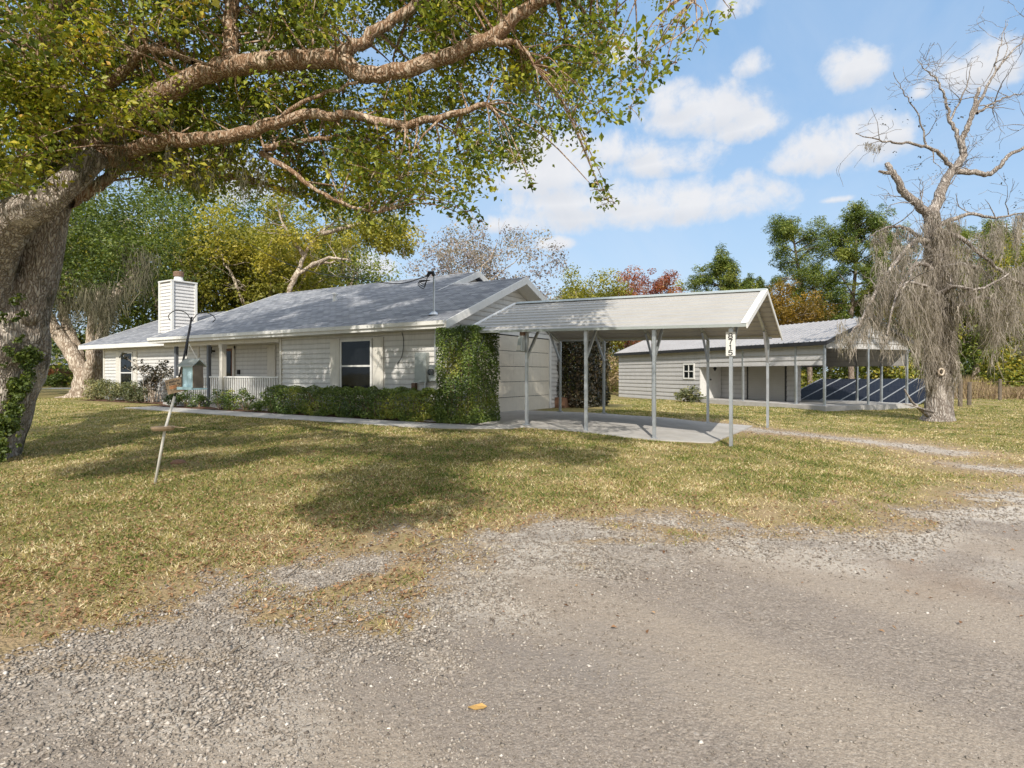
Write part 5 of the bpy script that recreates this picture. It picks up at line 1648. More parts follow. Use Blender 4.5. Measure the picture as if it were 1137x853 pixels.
# understorey wall of scrub: nobody could count it
C = []; rs = random.Random(9)
for _ in range(1500):
    px = rs.uniform(600, 1250); f = rs.uniform(52, 66) if px < 1000 else rs.uniform(44, 62)
    h = rs.random() ** 1.3 * (4.6 + 1.4 * math.sin(px * .03) + .8 * math.sin(px * .11))
    p = at(px, 415, f); C.append((p[0], p[1], -.2 + h, rs.uniform(.5, 1.1), min(1, max(0, .62 + .2 * math.sin(px * .045 + 1) + rs.gauss(0, .2)))))
tag(crown('scrub_wood', C, 70, .26, M['bg_leaf'], None), 'tangle of yellow green scrub along the back of the lot', 'scrub', kind='stuff')
C = []
for _ in range(1900):
    px = rs.uniform(-420, 620); f = rs.uniform(62, 85)
    h = rs.random() * (5.5 + 3 * math.sin(px * .012 + 2)); p = at(px, 415, f)
    if -60 < px < 85 and h < 3.2 and f < 70: continue
    C.append((p[0], p[1], -.2 + h, rs.uniform(.8, 1.7), min(1, max(0, .4 + rs.gauss(0, .18)))))
for _ in range(1500):
    a = rs.uniform(1.25 * math.pi * .5, 2.9 * math.pi * .5); dd_ = rs.uniform(75, 110)
    # far belt on the right-hand side
    px = rs.uniform(1000, 2600); p = at(px, 415, rs.uniform(60, 90)); C.append((p[0], p[1], -.2 + rs.random() * 7, rs.uniform(1, 2), min(1, max(0, .5 + rs.gauss(0, .18)))))
tag(crown('distant_wood', C, 60, .42, M['bg_leaf'], None), 'far belt of green woodland closing the view', 'woodland', kind='stuff')

SHRUBS = {}


def shrub(name, label, c, rx, ry, h, leaf, n, size, seed, tint=.45, tv=.18, per=60, cr=.16, stems=6, group=None, cat='shrub', base_z=None, air=False, up=.3):
    r_ = random.Random(seed)
    bz = float(zg(c[0], c[1])) if base_z is None else base_z
    t = thing(name, label, cat, (c[0], c[1], bz), group)
    C = []; mb = MB()
    for i in range(n):
        u = np.array([r_.gauss(0, 1) for _ in range(3)]); u /= np.linalg.norm(u); k = r_.random() ** .4
        z = bz + h * .5 + u[2] * h * .5 * k
        C.append((c[0] + u[0] * rx * k, c[1] + u[1] * ry * k, max(bz + .08, z), cr * r_.uniform(.6, 1.2), min(1, max(0, tint + r_.gauss(0, tv)))))
    for i in range(stems):
        q = C[r_.randrange(len(C))]
        mb.tube(spline([(c[0] + r_.gauss(0, rx * .12), c[1] + r_.gauss(0, ry * .12), bz - .05), ((c[0] + q[0]) / 2 + r_.gauss(0, .05), (c[1] + q[1]) / 2, (bz + q[2]) / 2), q[:3]], 4), lerp_list([.016, .011, .005], 4), 5, cap=False)
    mb.build('stem', M['limb_bark'], t)
    crown('foliage', C, per, size, M[leaf], t, up=up)
    return t


# plants in front of the far wing and the porch
for i, (px, f, rx, h, tint, lab) in enumerate([(106, 28.6, .75, .95, .8, 'pale yellow green bush at the far left corner of the house'), (124, 28.2, .7, .95, .55, 'rounded grey green bush under the far wing window, nearest the corner'),
                                               (140, 27.6, .65, .9, .45, 'bush under the right half of the far wing window'), (154, 27.0, .6, .9, .4, 'dark leaved bush between the wing window and the bare stemmed shrub')]):
    p = at(px, 440, (.62 - CAM[1]) / (SY * (px - 568.5) / FOC + CY)); shrub('bush', lab, p, rx, .42, h, 'silver_shrub', 34, .085, 50 + i, tint, .18, 50, .22, base_z=.0, group='bushes under the far wing wall')
# gangly dark shrub
p = at(170, 440, (.72 - CAM[1]) / (SY * (170 - 568.5) / FOC + CY))
t = thing('tall_shrub', 'gangly shrub with sparse dark leaves against the white wing wall', 'shrub', (p[0], p[1], 0)); mb = MB(); C = []; r7 = random.Random(17)
for i in range(16):
    tips = []
    d = np.array([r7.gauss(0, .28), r7.gauss(0, .2), 1.0])
    twig(mb, (p[0] + r7.gauss(0, .14), p[1] + r7.gauss(0, .1), -.05), d, r7.uniform(.9, 1.75), .016, r7, 0, 1, tips, .10, .05, (2, 3), 5, 5, .006)
    for q in tips: C.append((*q, r7.uniform(.08, .2), .12 + abs(r7.gauss(0, .15))))
mb.build('stem', M['pale_bark'], t); crown('foliage', C, 26, .10, M['photinia'], t, up=.2)
for i, (x, y, rx, h, tint, lab) in enumerate([(-11.9, -.45, .32, .55, .3, 'small dark bush in front of the porch rail below the hanging feeder'), (-11.2, -.4, .4, .75, .35, 'dark bush on the left half of the porch bed'), (-10.35, -.45, .3, .5, .4, 'low reddish bush midway along the porch rail'),
                                              (-9.0, -.5, .35, .7, .45, 'bush before the middle balusters, right of the pale porch post'), (-8.3, -.5, .33, .65, .4, 'bush on the right half of the porch bed'), (-7.6, -.48, .36, .72, .5, 'leggy green bush near the right end of the porch rail'), (-6.9, -.5, .34, .6, .4, 'bush at the right end post of the porch rail'), (-6.25, -.5, .42, .75, .42, 'loose bush filling the gap between porch and clipped hedge')]):
    shrub('porch_bush', lab, (x, y), rx, .28, h, 'hedge', 20, .06, 70 + i, tint, .2, 46, .14, base_z=.0, group='bushes in the porch bed')


def clipped(name, label, x0, x1, y0, y1, z1, n, size, seed, cat='hedge', yellow=(), wob=1.0):
    r_ = np.random.default_rng(seed)
    t = thing(name, label, cat, ((x0 + x1) / 2, (y0 + y1) / 2, 0))
    L = np.array([x1 - x0, y1 - y0, z1])
    u = r_.random((n, 3)); ax = r_.integers(0, 3, n); w = np.array([L[1] * L[2], L[0] * L[2], L[0] * L[1]]); ax = r_.choice(3, n, p=w / w.sum())
    side = np.where(r_.random(n) < .5, 0, 1); depth = np.abs(r_.normal(size=n)) * .085
    for a in range(3):
        m = ax == a; dd_ = depth[m] / L[a]
        u[m, a] = np.where(side[m] == 0, dd_, 1 - dd_)
    p = np.array([x0, y0, .03]) + u * L
    p += wob * np.stack([.05 * np.sin(p[:, 2] * 6 + p[:, 1] * 5), .06 * np.sin(p[:, 0] * 4.1 + p[:, 2] * 7), .05 * np.sin(p[:, 0] * 5.3) + .03 * np.sin(p[:, 0] * 13 + p[:, 1] * 9)], 1)
    low = np.clip(p[:, 2] / z1, 0, 1)
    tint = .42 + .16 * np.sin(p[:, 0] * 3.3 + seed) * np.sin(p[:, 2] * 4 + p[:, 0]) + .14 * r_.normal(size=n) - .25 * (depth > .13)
    for (cx_, cz_, rr_) in yellow:
        k = np.exp(-(((p[:, 0] - cx_) ** 2 + (p[:, 2] - cz_) ** 2) / rr_ ** 2)); tint = tint + .5 * k
    out = np.zeros((n, 3))
    for a in range(3): out[ax == a, a] = np.where(side[ax == a] == 0, -1, 1) * .8
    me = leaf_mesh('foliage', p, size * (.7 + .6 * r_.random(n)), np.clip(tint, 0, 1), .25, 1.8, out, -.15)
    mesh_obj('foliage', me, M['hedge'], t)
    mb = MB(); rr2 = random.Random(seed)
    for i in range(int(8 + (x1 - x0) * 5)):
        x = rr2.uniform(x0 + .1, x1 - .1); y = rr2.uniform(y0 + .15, y1 - .15)
        mb.tube(spline([(x, y, -.05), (x + rr2.gauss(0, .06), y + rr2.gauss(0, .06), z1 * .5), (x + rr2.gauss(0, .12), y + rr2.gauss(0, .1), z1 * .9)], 3), lerp_list([.018, .013, .006], 3), 5, cap=False)
    mb.build('stem', M['limb_bark'], t)
    return t


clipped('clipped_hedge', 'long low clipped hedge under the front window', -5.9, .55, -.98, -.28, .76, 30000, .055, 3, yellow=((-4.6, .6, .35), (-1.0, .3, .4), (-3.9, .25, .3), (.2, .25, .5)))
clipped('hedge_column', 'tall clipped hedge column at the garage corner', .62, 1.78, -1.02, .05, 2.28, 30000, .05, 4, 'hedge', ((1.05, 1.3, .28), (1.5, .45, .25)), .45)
# dark hedge at the far side of the garage
pc = at(640, 450, 21.0)
clipped('tall_hedge', 'tall dark reddish hedge beyond the far carport posts', pc[0] - .62, pc[0] + .6, pc[1] - .5, pc[1] + 1.6, 2.5, 15000, .10, 6)
root_ = [o for o in COL.objects if o.name.startswith('tall_hedge')][0]
for c_ in root_.children:
    if c_.name.startswith('foliage'): c_.data.materials[0] = M['photinia']
shrub('grass_clump', 'clump of tall grass at the shed wall below its small window', at(765, 440, 30.5), .75, .4, .75, 'silver_shrub', 26, .14, 91, .5, .15, 40, .22, cat='plant')
shrub('grey_bush', 'bare twiggy pale bush seen through the carport at the left of the shed', at(665, 430, 42), 2.0, 1.2, 3.2, 'straw', 60, .16, 93, .6, .2, 50, .5, stems=20)
for i, (px, f, h) in enumerate([(640, 46, 3.0), (668, 44, 2.4), (690, 47, 3.4)]):
    shrub('scrub_bush', ['dark green scrub at the left behind the garage hedge', 'yellow green scrub low behind the bare twiggy bush', 'yellow green scrub against the left end of the shed'][i], at(px, 430, f), 1.7, 1.2, h, 'bg_leaf', 50, .17, 95 + i, [.4, .75, .7][i], .2, 60, .5)

# ------------------------------------------------------------------ the bare tree hung with moss
DF = 18.6
db = at(1042, 467, DF); db[2] = float(zg(db[0], db[1]))
DT = thing('bare_tree', 'leafless grey tree draped in curtains of moss in front of the shed', 'tree', db)
r8 = random.Random(21); mb = MB(); dl = []
def dlimb(pts_, r0, r1, s=8, wob=.03):
    sp, rad = limb(mb, [at(px, py, DF + o) for px, py, o in pts_], r0, r1, s, 5, wob, r8, .08); dl.append((sp, rad)); return sp, rad


sp = spline([at(1041, 478, DF), at(1042, 462, DF), at(1042, 440, DF), at(1041, 400, DF), at(1040, 350, DF), at(1038, 300, DF), at(1036, 262, DF), at(1034, 232, DF)], 5)
mb.tube(sp, lerp_list([.60, .40, .35, .33, .30, .27, .24, .20], 5), 20, .05, r8, flute=flut(.09, 5, 1))
dl.append((sp[20:], lerp_list([.36, .26], len(sp) - 21)))
L1 = dlimb([(1030, 238, 0), (1018, 226, -.1), (1006, 216, -.1), (998, 203, -.2), (991, 192, -.2), (985, 182, -.1)], .15, .075, 8)
mb.tube([at(991, 192, DF - .2), at(983, 192, DF - .2), at(976, 190, DF - .3)], [.07, .06, .03], 6)
L2 = dlimb([(1036, 236, 0), (1044, 216, 0), (1053, 196, .1), (1062, 186, .1), (1069, 172, .1), (1068, 156, .1), (1074, 142, 0), (1080, 122, 0), (1087, 98, 0)], .175, .05, 9)
L3 = dlimb([(1069, 172, .1), (1063, 150, .2), (1055, 134, .3), (1052, 118, .3), (1047, 104, .3), (1040, 88, .4), (1030, 80, .4), (1018, 66, .5)], .08, .010, 6)
L4 = dlimb([(1080, 128, 0), (1092, 104, .1), (1103, 84, .2), (1118, 64, .3), (1137, 44, .4), (1150, 25, .4)], .055, .014, 6)
L5 = dlimb([(1060, 190, .1), (1082, 192, 0), (1100, 193, -.1), (1112, 182, -.2), (1124, 170, -.2), (1142, 162, -.3), (1165, 150, -.3)], .10, .035, 7)
L6 = dlimb([(1058, 190, .1), (1050, 178, 0), (1036, 166, -.2), (1015, 160, -.4), (992, 158, -.5), (972, 155, -.6), (950, 148, -.7)], .08, .010, 6)
L7 = dlimb([(1028, 163, -.2), (1026, 148, -.3), (1020, 130, -.3), (1010, 112, -.4), (1000, 98, -.4), (992, 80, -.4)], .035, .008, 5)
L8 = dlimb([(1085, 126, 0), (1100, 116, .2), (1118, 108, .3), (1137, 103, .4)], .05, .015, 5)
L9 = dlimb([(1104, 82, .2), (1106, 64, .2), (1112, 45, .2), (1117, 22, .2)], .03, .008, 5)
L10 = dlimb([(1055, 134, .3), (1066, 112, .3), (1074, 92, .4), (1078, 70, .4)], .04, .008, 5)
# drooping mossy boughs
low_ = [[(1036, 268, 0), (1015, 268, -.4), (995, 290, -.9), (975, 320, -1.2), (958, 352, -1.4), (944, 372, -1.5)], [(1040, 300, -.2), (1020, 292, -.7), (1005, 308, -1.2), (992, 340, -1.5), (985, 372, -1.7)],
        [(1040, 262, 0), (1062, 262, -.3), (1085, 278, -.5), (1110, 300, -.5), (1140, 318, -.4), (1170, 330, -.2)], [(1044, 300, .1), (1070, 292, .4), (1095, 305, .7), (1120, 335, .9), (1150, 350, 1.)],
        [(1038, 330, -.2), (1060, 318, -.8), (1078, 322, -1.2), (1098, 318, -1.3), (1120, 304, -1.2)], [(1036, 280, .2), (1010, 255, .3), (985, 252, .3), (968, 262, .3)], [(1042, 250, .2), (1075, 238, .3), (1105, 242, .4), (1140, 236, .5)],
        [(1040, 345, -.3), (1036, 330, -.8), (1028, 318, -1.2), (1008, 314, -1.6), (1000, 326, -1.8)], [(1044, 320, 0), (1062, 340, -.5), (1090, 330, -.6), (1118, 342, -.5), (1137, 368, -.4)]]
for pts_ in low_: dlimb(pts_, .085, .022, 6)
for (sp_, rad_) in dl:
    for k in range(4 if len(sp_) > 15 else 2):
        j = r8.randint(3, len(sp_) - 1)
        if pix(sp_[j])[1] > 350: continue
        twig(mb, sp_[j], np.array([r8.gauss(0, 1), r8.gauss(0, .8), r8.gauss(.35, .7)]), r8.uniform(.5, 1.5), min(.022, rad_[j] * .6), r8, 0, 2, None, .42, .02, (2, 3), 5, 4, .0055)
# fallen broken boughs at the foot
mb.tube([at(1030, 462, DF - .3), at(1012, 446, DF - .9), at(1004, 432, DF - 1.2)], [.05, .035, .02], 5).tube([at(1036, 458, DF - .3), at(1018, 452, DF - .8), at(1002, 448, DF - 1.1)], [.04, .03, .012], 5)
mb.build('trunk', M['dead_bark'], DT, True)
kn = MB()
c_ = at(1045, 413, DF - .42)
ang = [2 * math.pi * k / 14 for k in range(15)]
kn.tube([c_ + np.array([CY * math.cos(a) * .085, SY * math.cos(a) * .085, math.sin(a) * .10]) for a in ang], .032, 7, cap=False)
kn.build('knot', M['pale_bark'], DT, True)
an = []
for pts_ in low_:
    sp_ = spline([at(px, py, DF + o) for px, py, o in pts_], 6)
    for p in sp_[6:]:
        if r8.random() < .5: an.append((p[0] + r8.gauss(0, .08), p[1] + r8.gauss(0, .08), p[2], r8.uniform(.3, 1.3)))
for (px, py, L, n) in [(948, 362, 1.4, 4), (962, 345, 1.5, 5), (978, 325, 1.6, 6), (988, 318, 1.6, 6), (1000, 330, 1.9, 8), (1018, 330, 2.6, 8), (1020, 300, 2.6, 8), (1030, 355, 2.4, 8), (1022, 385, 1.6, 8), (1100, 330, 2.2, 7), (1118, 310, 1.6, 8), (1110, 350, 2.0, 6), (1130, 335, 1.8, 8),
                      (1075, 300, 1.6, 7), (1058, 290, 1.4, 6), (1090, 270, 1.1, 6), (1060, 255, .8, 6), (1015, 262, 1.2, 6), (1000, 280, 1.5, 8), (1140, 300, 1.6, 8), (985, 300, 1.7, 8), (1110, 262, 1.1, 7), (1125, 250, 1.2, 6), (1100, 365, 1.6, 3), (1060, 350, 1.1, 3)]:
    for _ in range(int(n * .7 + .5)):
        p = at(px + r8.gauss(0, 6), py - 8 + r8.gauss(0, 5), DF + r8.uniform(-1.4, .8)); an.append((*p, L * r8.uniform(.55, 1.05)))
for _ in range(150):   # moss that wraps the trunk
    py = r8.uniform(235, 420); a = r8.uniform(-math.pi, 0); rr_ = np.interp(py, [235, 300, 420], [.25, .36, .40]) * r8.uniform(.85, 1.25)
    p = at(1040, py, DF); p = p + np.array([CY * math.cos(a) - SY * math.sin(a), SY * math.cos(a) + CY * math.sin(a), 0]) * rr_
    an.append((*p, r8.uniform(.4, 1.1)))
moss_mesh('spanish_moss', an, M['moss'], DT, 66, .017, .075)
moss_mesh('spanish_moss', [(*(at(px, py, DF - .5)), .32) for px, py in ((962, 158), (970, 160), (976, 160), (966, 159))], M['moss'], DT, 60, .012, .06)
C = [(*(at(r8.uniform(965, 1150), r8.uniform(100, 270), DF + r8.uniform(-.5, .5))), .12, .3) for _ in range(46)]
tag(crown('leaf_remnant', C, 4, .07, M['photinia'], DT), kind='stuff')

# ------------------------------------------------------------------ leaning pole with feeder and sign
DP = 7.0
pb_ = at(171, 537, DP); g0 = gnd(171, 537); DPg = view(g0)[1]; DP = DPg
P0 = at(170, 540, DP); P1 = at(183, 478, DP); P2 = at(194, 440, DP); P3_ = at(204, 398, DP); P4 = at(213, 352, DP)
SHK = thing('shepherd_hook', 'leaning shepherd hook pole standing in the lawn with a tray halfway up', 'garden pole', g0)
MB().tube([P0 - np.array([0, 0, .1]), P1, P2], .017, 8).build('pole', M['cream'], SHK, True)
mb = MB().tube([P2 - (P3_ - P2) * .05, P3_, P4], [.012, .013, .012], 8)
for sgn, pts_ in ((-1, [(213, 357), (207, 348), (199, 345), (192, 346), (187, 351), (189, 356)]), (1, [(213, 357), (219, 349), (226, 347), (234, 349), (239, 354), (236, 358)])):
    mb.tube(spline([at(x, y, DP) for x, y in pts_], 5), .0055, 6)
mb.tube([at(207, 395, DP + .02), at(209, 375, DP + .02), at(212, 362, DP)], .010, 6)
mb.build('hook', M['dark_metal'], SHK, True)
tp = at(181, 478, DP)
mb = MB().tube([tp, tp + np.array([0, 0, .025]), tp + np.array([0, 0, .05])], [.115, .135, .14], 18)
mb.build('tray', M['wood_tan'], SHK)
MB().beam(at(186, 473.5, DP), at(206, 475, DP), .012, .010).build('perch', M['wood_tan'], SHK)
# sign board
sc = at(194, 428, DP - .05)
GS = thing('garden_sign', 'small tilted brown board with dark lettering marks on the leaning pole', 'sign', sc)
ex = np.array([CY, SY, 0.0]); ey = np.array([0, 0, 1.0]); en = np.array([SY, -CY, 0.0])
ca, sa_ = math.cos(R_(14)), math.sin(R_(14)); ex, ey = ex * ca + ey * sa_, ey * ca - ex * sa_
def sb(mb, a, b_, c_, d_, n0, n1):
    vs = [sc + ex * x + ey * y + en * n_ for n_ in (n0, n1) for (x, y) in ((a, c_), (b_, c_), (b_, d_), (a, d_))]
    return mb.hexa(vs)


S_ = .0098 * DP / 6.6
sb(MB(), -9.5 * S_, 9 * S_, -8.5 * S_, 8 * S_, -.008, .008).build('board', M['wood_tan'], GS)
mb = MB(); r9 = random.Random(4)
for row, (y, h_) in enumerate(((4.6, 2.2), (1.6, 1.2))):
    x = -8.0
    while x < 7.2:
        w_ = r9.uniform(.7, 1.5)
        if r9.random() < (.9 if row == 0 else .5): sb(mb, x * S_, (x + w_) * S_, (y - h_ * r9.uniform(.4, .8)) * S_, (y + h_ * r9.uniform(.3, .7)) * S_, .0081, .0105)
        x += w_ + r9.uniform(.3, .7)
for k in range(16):
    x, y = r9.uniform(3.6, 7.6), r9.uniform(-7.5, 1); sb(mb, x * S_, (x + r9.uniform(.6, 1.4)) * S_, y * S_, (y + r9.uniform(.6, 1.4)) * S_, .0081, .0105)
for k in range(7):
    x, y = r9.uniform(-7, 2), r9.uniform(-7.5, -4); sb(mb, x * S_, (x + r9.uniform(.8, 2)) * S_, y * S_, (y + r9.uniform(.3, .6)) * S_, .0081, .0105)
mb.build('lettering', M['wood_dark'], GS)
o = sb(MB(), -6 * S_, 2.8 * S_, -3.4 * S_, .3 * S_, .0081, .0095).build('painted_patch', plain('orange_paint', (.46, .22, .10), .8, var=.35, scale=40), GS)
# feeder
fc = at(213.5, 418, DP - .06)
FD = thing('bird_feeder', 'pale blue plastic bird feeder with a grey gable lid hung from the shepherd hook', 'bird feeder', fc)
S = DP / 650.0
fx = np.array([CY, SY, 0]); fy = np.array([-SY, CY, 0]); fz = np.array([0, 0, 1.])
yw = R_(-18); fx, fy = fx * math.cos(yw) + fy * math.sin(yw), fy * math.cos(yw) - fx * math.sin(yw)
def fb(mb, a, b_, c_, d_, e_, f_):
    vs = [fc + fx * x * S + fy * y * S + fz * z * S for z in (e_, f_) for (x, y) in ((a, c_), (b_, c_), (b_, d_), (a, d_))]
    return mb.hexa(vs)


fb(MB(), -7.5, 7.5, -6, 6, -12, 11).build('hopper', M['pale_clear'], FD)
fb(MB(), -8.6, -7.2, -6.5, 6.5, -13, 12).build('end_panel', M['wood_dark'], FD); fb(MB(), 7.2, 8.6, -6.5, 6.5, -13, 12).build('end_panel', M['wood_dark'], FD)
fb(fb(MB(), -10.5, 10.5, -10, 10, -14.5, -12.8), -10.5, 10.5, -10.5, -9.5, -14.5, -11.5).build('tray', M['pale_clear'], FD)
mb = MB(); fp = lambda x, y, z: fc + fx * x * S + fy * y * S + fz * z * S
for s_ in (-1, 1):
    mb.hexa([fp(-10.5, s_ * 10, 10.5), fp(10.5, s_ * 10, 10.5), fp(10.5, 0, 18), fp(-10.5, 0, 18), fp(-10.5, s_ * 10, 11.8), fp(10.5, s_ * 10, 11.8), fp(10.5, 0, 19.5), fp(-10.5, 0, 19.5)])
mb.build('lid', M['grey_metal'], FD)
mb = MB(); hk = at(210, 382, DP - .02)
for x in (-8, 8): mb.tube([fp(x, 0, 17), hk], .004, 5)
mb.build('hanger', M['cream'], FD)
mb = MB()
fb(mb, -5.5, -1.5, -6.15, -6.05, -10, 8); fb(mb, 1.0, 5.0, -6.15, -6.05, -10, 5)
mb.build('window_strip', M['blue_plastic'], FD)

# ------------------------------------------------------------------ cable, fence, far things
A = top + np.array((-.12, -.05, .0))
wp = [A, at(440, 315, 18.6), at(390, 308.5, 21), at(344, 301, 25), at(300, 284, 32), at(240, 250, 46)]
PL = MB().tube(spline(wp, 8), .016, 5, cap=True).build('power_cable', M['black'], None)
tag(PL, 'black service cable running from the roof mast into the trees', 'cable')
FN = thing('wire_fence', 'weathered post and wire fence beyond the bare tree', 'fence', at(1090, 445, 28))
fp_ = [at(1066, 455, 26.5), at(1076, 452, 27.5), at(1110, 446, 33), at(1150, 446, 34), at(1200, 446, 35)]
for p, h in zip(fp_, (1.25, 1.1, 1.2, 1.2, 1.2)):
    z = float(zg(p[0], p[1])); MB().tube([(p[0], p[1], z - .2), (p[0] + .02, p[1], z + h)], [.09, .08], 8).build('post', M['wood_dark'], FN)
mb = MB()
for h in (.35, .7, 1.05):
    mb.tube([(p[0], p[1], float(zg(p[0], p[1])) + h) for p in fp_], .008, 4)
mb.build('wire', M['rust'], FN)
an = []
V = []; rs = np.random.default_rng(5)
n = 5200
px = rs.uniform(1040, 1420, n); f = rs.uniform(34, 46, n)
t_ = (px - 568.5) / FOC
pos = np.stack([CAM[0] + f * (CY * t_ - SY), CAM[1] + f * (SY * t_ + CY), np.full(n, -.3)], 1)
hgt = .5 + rs.random(n) * 1.1 * (.6 + .4 * np.sin(px * .06)); ang_ = rs.random(n) * 6.28; ln = rs.normal(size=(n, 2)) * .3
wv = np.stack([np.cos(ang_), np.sin(ang_), np.zeros(n)], 1) * .035
tipv = pos + np.stack([ln[:, 0], ln[:, 1], hgt], 1)
v = np.stack([pos - wv, pos + wv, tipv], 1).reshape(-1, 3)
me = np_mesh('dry_weeds', v, np.arange(3 * n), 3, {'tint': np.repeat(np.clip(.5 + rs.normal(size=n) * .25, 0, 1), 3)})
tag(mesh_obj('dry_weeds', me, M['straw']), 'tall dead brown weeds in front of the scrub at the right', 'weeds', kind='stuff')
nb = at(20, 415, 74)
NB = thing('neighbour_house', 'distant low house with a grey roof beyond the leaning oak', 'house', (nb[0], nb[1], -.3), rotz=R_(YAW))
MB().box(-7, 5.2, 0, 8, 0, 2.6).build('wall', M['brick'], NB, local=True)
MB().hexa([(-7.5, -.6, 2.6), (5.8, -.6, 2.6), (5.8, 4, 4.6), (-7.5, 4, 4.6), (-7.5, -.6, 2.75), (5.8, -.6, 2.75), (5.8, 4, 4.75), (-7.5, 4, 4.75)]).build('roof', M['shed_roof'], NB, local=True)
MB().box(-5, -3.6, -.03, .02, .9, 2.1).build('window', M['dark_room'], NB, local=True); MB().box(1, 2.2, -.03, .02, .9, 2.1).build('window', M['dark_room'], NB, local=True)
for i, (px, f, rx, h, tint, lf) in enumerate([(40, 68, 1.6, 1.3, .35, 'bg_leaf'), (62, 66, 1.7, 1.35, .3, 'bg_leaf'), (15, 69, 1.8, 1.4, .4, 'bg_leaf'), (52, 71, 1.6, 2.0, .6, 'red_leaf')]):
    shrub('far_bush', ['clipped far bush in front of the distant house, second from the trunk', 'far bush beside the leaning oak foot', 'far bush next to the big trunk', 'reddish far shrub behind the clipped ones'][i], at(px, 425, f), rx, 1, h, lf, 30, .25, 120 + i, tint, .12, 60, .5)
mb = MB()
q0, q1 = at(-400, 415, 55), at(130, 415, 58)
for a, b_ in (((q0), (q1)),):
    d_ = np.array([-SY, CY, 0]) * 4.2
    mb.quad((a[0], a[1], -.29), (b_[0], b_[1], -.29), (b_[0] + d_[0], b_[1] + d_[1], -.29), (a[0] + d_[0], a[1] + d_[1], -.29))
tag(mb.build('far_road', M['concrete'], None), kind='structure')

# ------------------------------------------------------------------ turf, litter, stones
def polar(n, fmin, fmax, half=1.02, power=1.0):
    """points on the lawn round the lane's viewpoint, denser close by"""
    u = rng.random(n)
    f = fmin * (fmax / fmin) ** (u ** power)
    a = rng.uniform(-half, half, n)
    r = f * np.tan(np.clip(a, -1.2, 1.2))
    x = CAM[0] + CY * r - SY * f; y = CAM[1] + SY * r + CY * f
    return x, y, f


def clear_of_paving(x, y):
    k = ~((x > -.05) & (x < 7.0) & (y > -.85) & (y < 4.0))
    k &= ~((x > -12.8) & (x < 2.95) & (y > -2.12) & (y < -.75))
    k &= ~((x > -21) & (x < 2) & (y > -.95) & (y < 10))
    return k


n = 900000
x, y, f = polar(n, 3.3, 34, .88, .85)
g = gravel_at(x, y)
pn_ = np.clip(.5 + .42 * wavy(x, y, .5, 1.6, 4, 11), 0, 1)
gg = g + (pn_ - .5) * .7 + rng.normal(size=n) * .14
bare = np.clip(.5 + .55 * wavy(x, y, .9, 3.2, 4, 17), 0, 1.2)
keep = (gg < -.2) & clear_of_paving(x, y) & (rng.random(n) < np.clip(.10 + .62 * np.clip(-gg - .2, 0, 1.6), 0, 1) * np.clip(1.4 - 1.15 * bare, .12, 1))
x, y, f, pn_, gg = x[keep], y[keep], f[keep], pn_[keep], gg[keep]; n = len(x); print('blades', n)
h = (.012 + .022 * rng.random(n)) * (.8 + .5 * pn_) * (1 + f * .012)
ang_ = rng.random(n) * 2 * math.pi; la = rng.random(n) * 2 * math.pi; lean = h * (.3 + 1.5 * rng.random(n))
w = (.0018 + .0014 * rng.random(n)) * (1 + f * .20)
z = zg(x, y)
b0 = np.stack([x, y, z - .003], 1); sv = np.stack([np.cos(ang_) * w, np.sin(ang_) * w, np.zeros(n)], 1)
tp_ = b0 + np.stack([np.cos(la) * lean, np.sin(la) * lean, h], 1)
v = np.stack([b0 - sv, b0 + sv, tp_], 1).reshape(-1, 3)
big = np.clip(.5 + .5 * wavy(x, y, .8, 4.5, 5, 23), -.2, 1.2)
tint = np.clip(.45 + .25 * (pn_ - .5) - .50 * (big - .5) + .22 * np.clip(gg + 1.6, 0, 1.4) + rng.normal(size=n) * .30, 0, 1)
me = np_mesh('grass', v, np.arange(3 * n), 3, {'tint': np.repeat(tint, 3)})
tag(mesh_obj('grass', me, M['grass']), 'short dormant tan and green lawn grass', 'grass', kind='stuff')
# fallen leaves
n = 120000
x, y, f = polar(n, 3.3, 22, .9, .8); g = gravel_at(x, y)
r_, f_ = CY * (x - CAM[0]) + SY * (y - CAM[1]), f
dens_ = np.where(g < -.1, .55 * np.exp(-((r_ + 4) / 5.0) ** 2) * (.35 + .6 * np.exp(-np.maximum(-g - 1.2, 0) / 1.5)) * np.clip((-g - .05) / .7, .15, 1) + .14, .006)
keep = (rng.random(n) < dens_) & clear_of_paving(x, y) 
x, y, f = x[keep], y[keep], f[keep]; n = len(x)
pos = np.stack([x, y, zg(x, y) + .012 + .012 * rng.random(n)], 1)
me = leaf_mesh('leaf_litter', pos, .018 + .026 * rng.random(n), np.clip(.5 + rng.normal(size=n) * .25, 0, 1), 1.6, 1.8, None, 0, .3)
tag(mesh_obj('leaf_litter', me, M['litter']), 'brown fallen leaves strewn over the lawn', 'fallen leaves', kind='stuff')
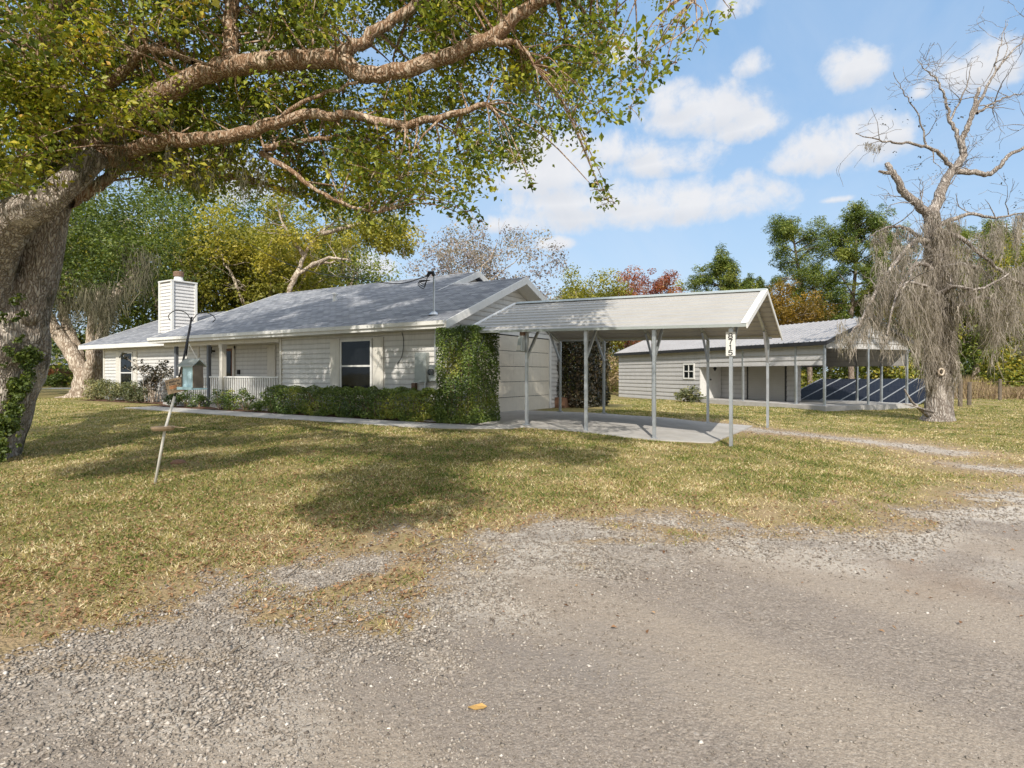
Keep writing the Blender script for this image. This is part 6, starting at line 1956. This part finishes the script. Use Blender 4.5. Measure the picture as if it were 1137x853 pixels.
# loose stones: small irregular octahedra
M['stone'], nt_, b_s = new_mat('limestone_chips')
c_ = nt_.ramp(nt_.attr('tint'), [(0, (.14, .115, .095)), (.4, (.28, .24, .20)), (.75, (.42, .37, .32)), (1, (.64, .59, .53))]); nt_.link(c_, b_s.inputs['Base Color']); b_s.inputs['Roughness'].default_value = .9; b_s.inputs['Specular IOR Level'].default_value = .15
n = 420000
x, y, f = polar(n, 1.9, 16, .95, 1.0); g = gravel_at(x, y)
sn = .5 + .5 * np.sin(x * .8 - y * .3 + 1.2 * np.sin(y * 1.1)) * np.sin(y * 1.7 + x * .5)
dens_ = np.where(g > -.35, .85 * np.exp(-((np.maximum(g, -.2) - .25) / .75) ** 2) + .05 + .45 * np.clip(sn - .55, 0, 1), .0)
keep = rng.random(n) < dens_
x, y, f, g = x[keep], y[keep], f[keep], g[keep]; n = len(x); print('stones', n)
s = (.0026 + .0056 * rng.random(n) ** 3.5 * (1 + .7 * np.exp(-((g - .3) / .7) ** 2))) * (1 + .04 * f)
o6 = np.array([[1, 0, 0], [-1, 0, 0], [0, 1, 0], [0, -1, 0], [0, 0, 1], [0, 0, -1]], float)
a_ = rng.random(n) * 6.28; ca_, sa_ = np.cos(a_), np.sin(a_)
V = o6[None] * (1 + .35 * rng.normal(size=(n, 6, 1))) + .2 * rng.normal(size=(n, 6, 3))
V = V * np.stack([1 + .4 * rng.random(n), np.ones(n), .45 + .35 * rng.random(n)], 1)[:, None]
X_ = V[..., 0] * ca_[:, None] - V[..., 1] * sa_[:, None]; Y_ = V[..., 0] * sa_[:, None] + V[..., 1] * ca_[:, None]
V = np.stack([X_, Y_, V[..., 2]], -1) * s[:, None, None] + np.stack([x, y, zg(x, y) + .004 + s * .25], 1)[:, None]
fc8 = np.array([[0, 2, 4], [2, 1, 4], [1, 3, 4], [3, 0, 4], [2, 0, 5], [1, 2, 5], [3, 1, 5], [0, 3, 5]])
loops = (fc8[None] + (np.arange(n) * 6)[:, None, None]).ravel()
me = np_mesh('gravel_stones', V.reshape(-1, 3), loops, 3, {'tint': np.repeat(np.clip(.45 + rng.normal(size=n) * .2, 0, 1), 6)})
tag(mesh_obj('gravel_stones', me, M['stone']), 'loose pale limestone chips on the lane', 'gravel', kind='stuff')
# single yellow leaf on the lane and a few sticks
gl = gnd(530, 788)
mb = MB(); pts_ = [(-.045, -.008), (-.02, .018), (.02, .022), (.045, .006), (.03, -.018), (-.01, -.022)]
mb.add([(gl[0] + CY * a - SY * b_, gl[1] + SY * a + CY * b_, gl[2] + .012 + .006 * math.sin(a * 90) + .004 * (i % 2)) for i, (a, b_) in enumerate(pts_)], [(0, 1, 2, 3, 4, 5)])
YL = mb.build('fallen_leaf', plain('yellow_dry_leaf', (.50, .30, .10), .8, var=.2, scale=60), None)
tag(YL, 'single yellow leaf lying on the bare gravel lane', 'leaf')
for i, (a, b_, lab) in enumerate([((465, 609), (503, 600), 'thin dark stick across the gravel verge, the farther one'), ((255, 728), (268, 722), 'short dark stick on the gravel verge at the left'), ((318, 643), (335, 630), 'bent twig lying where the grass meets the gravel')]):
    p, q = gnd(*a), gnd(*b_); p[2] += .012; q[2] += .015; m_ = (p + q) / 2 + np.array([.01, .02, .02])
    tag(MB().tube(spline([p, m_, q], 4), [.006] * 5 + [.004] * 4, 5).build('stick', M['wood_dark'], None), lab, 'stick')
# dead reddish leaf heap / stump spot on the lawn
gs = gnd(198, 514)
st = thing('mound', 'low reddish mound in the shaded lawn right of the leaning pole', 'mound', gs)
r3 = random.Random(3); mb = MB()
rings = [(0, .12), (.03, .115), (.06, .07), (.075, .02)]
mb.tube([(gs[0], gs[1], gs[2] - .02 + h) for h, _ in rings], [r for _, r in rings], 11, .16, r3)
mb.build('body', M['brick'], st, True)
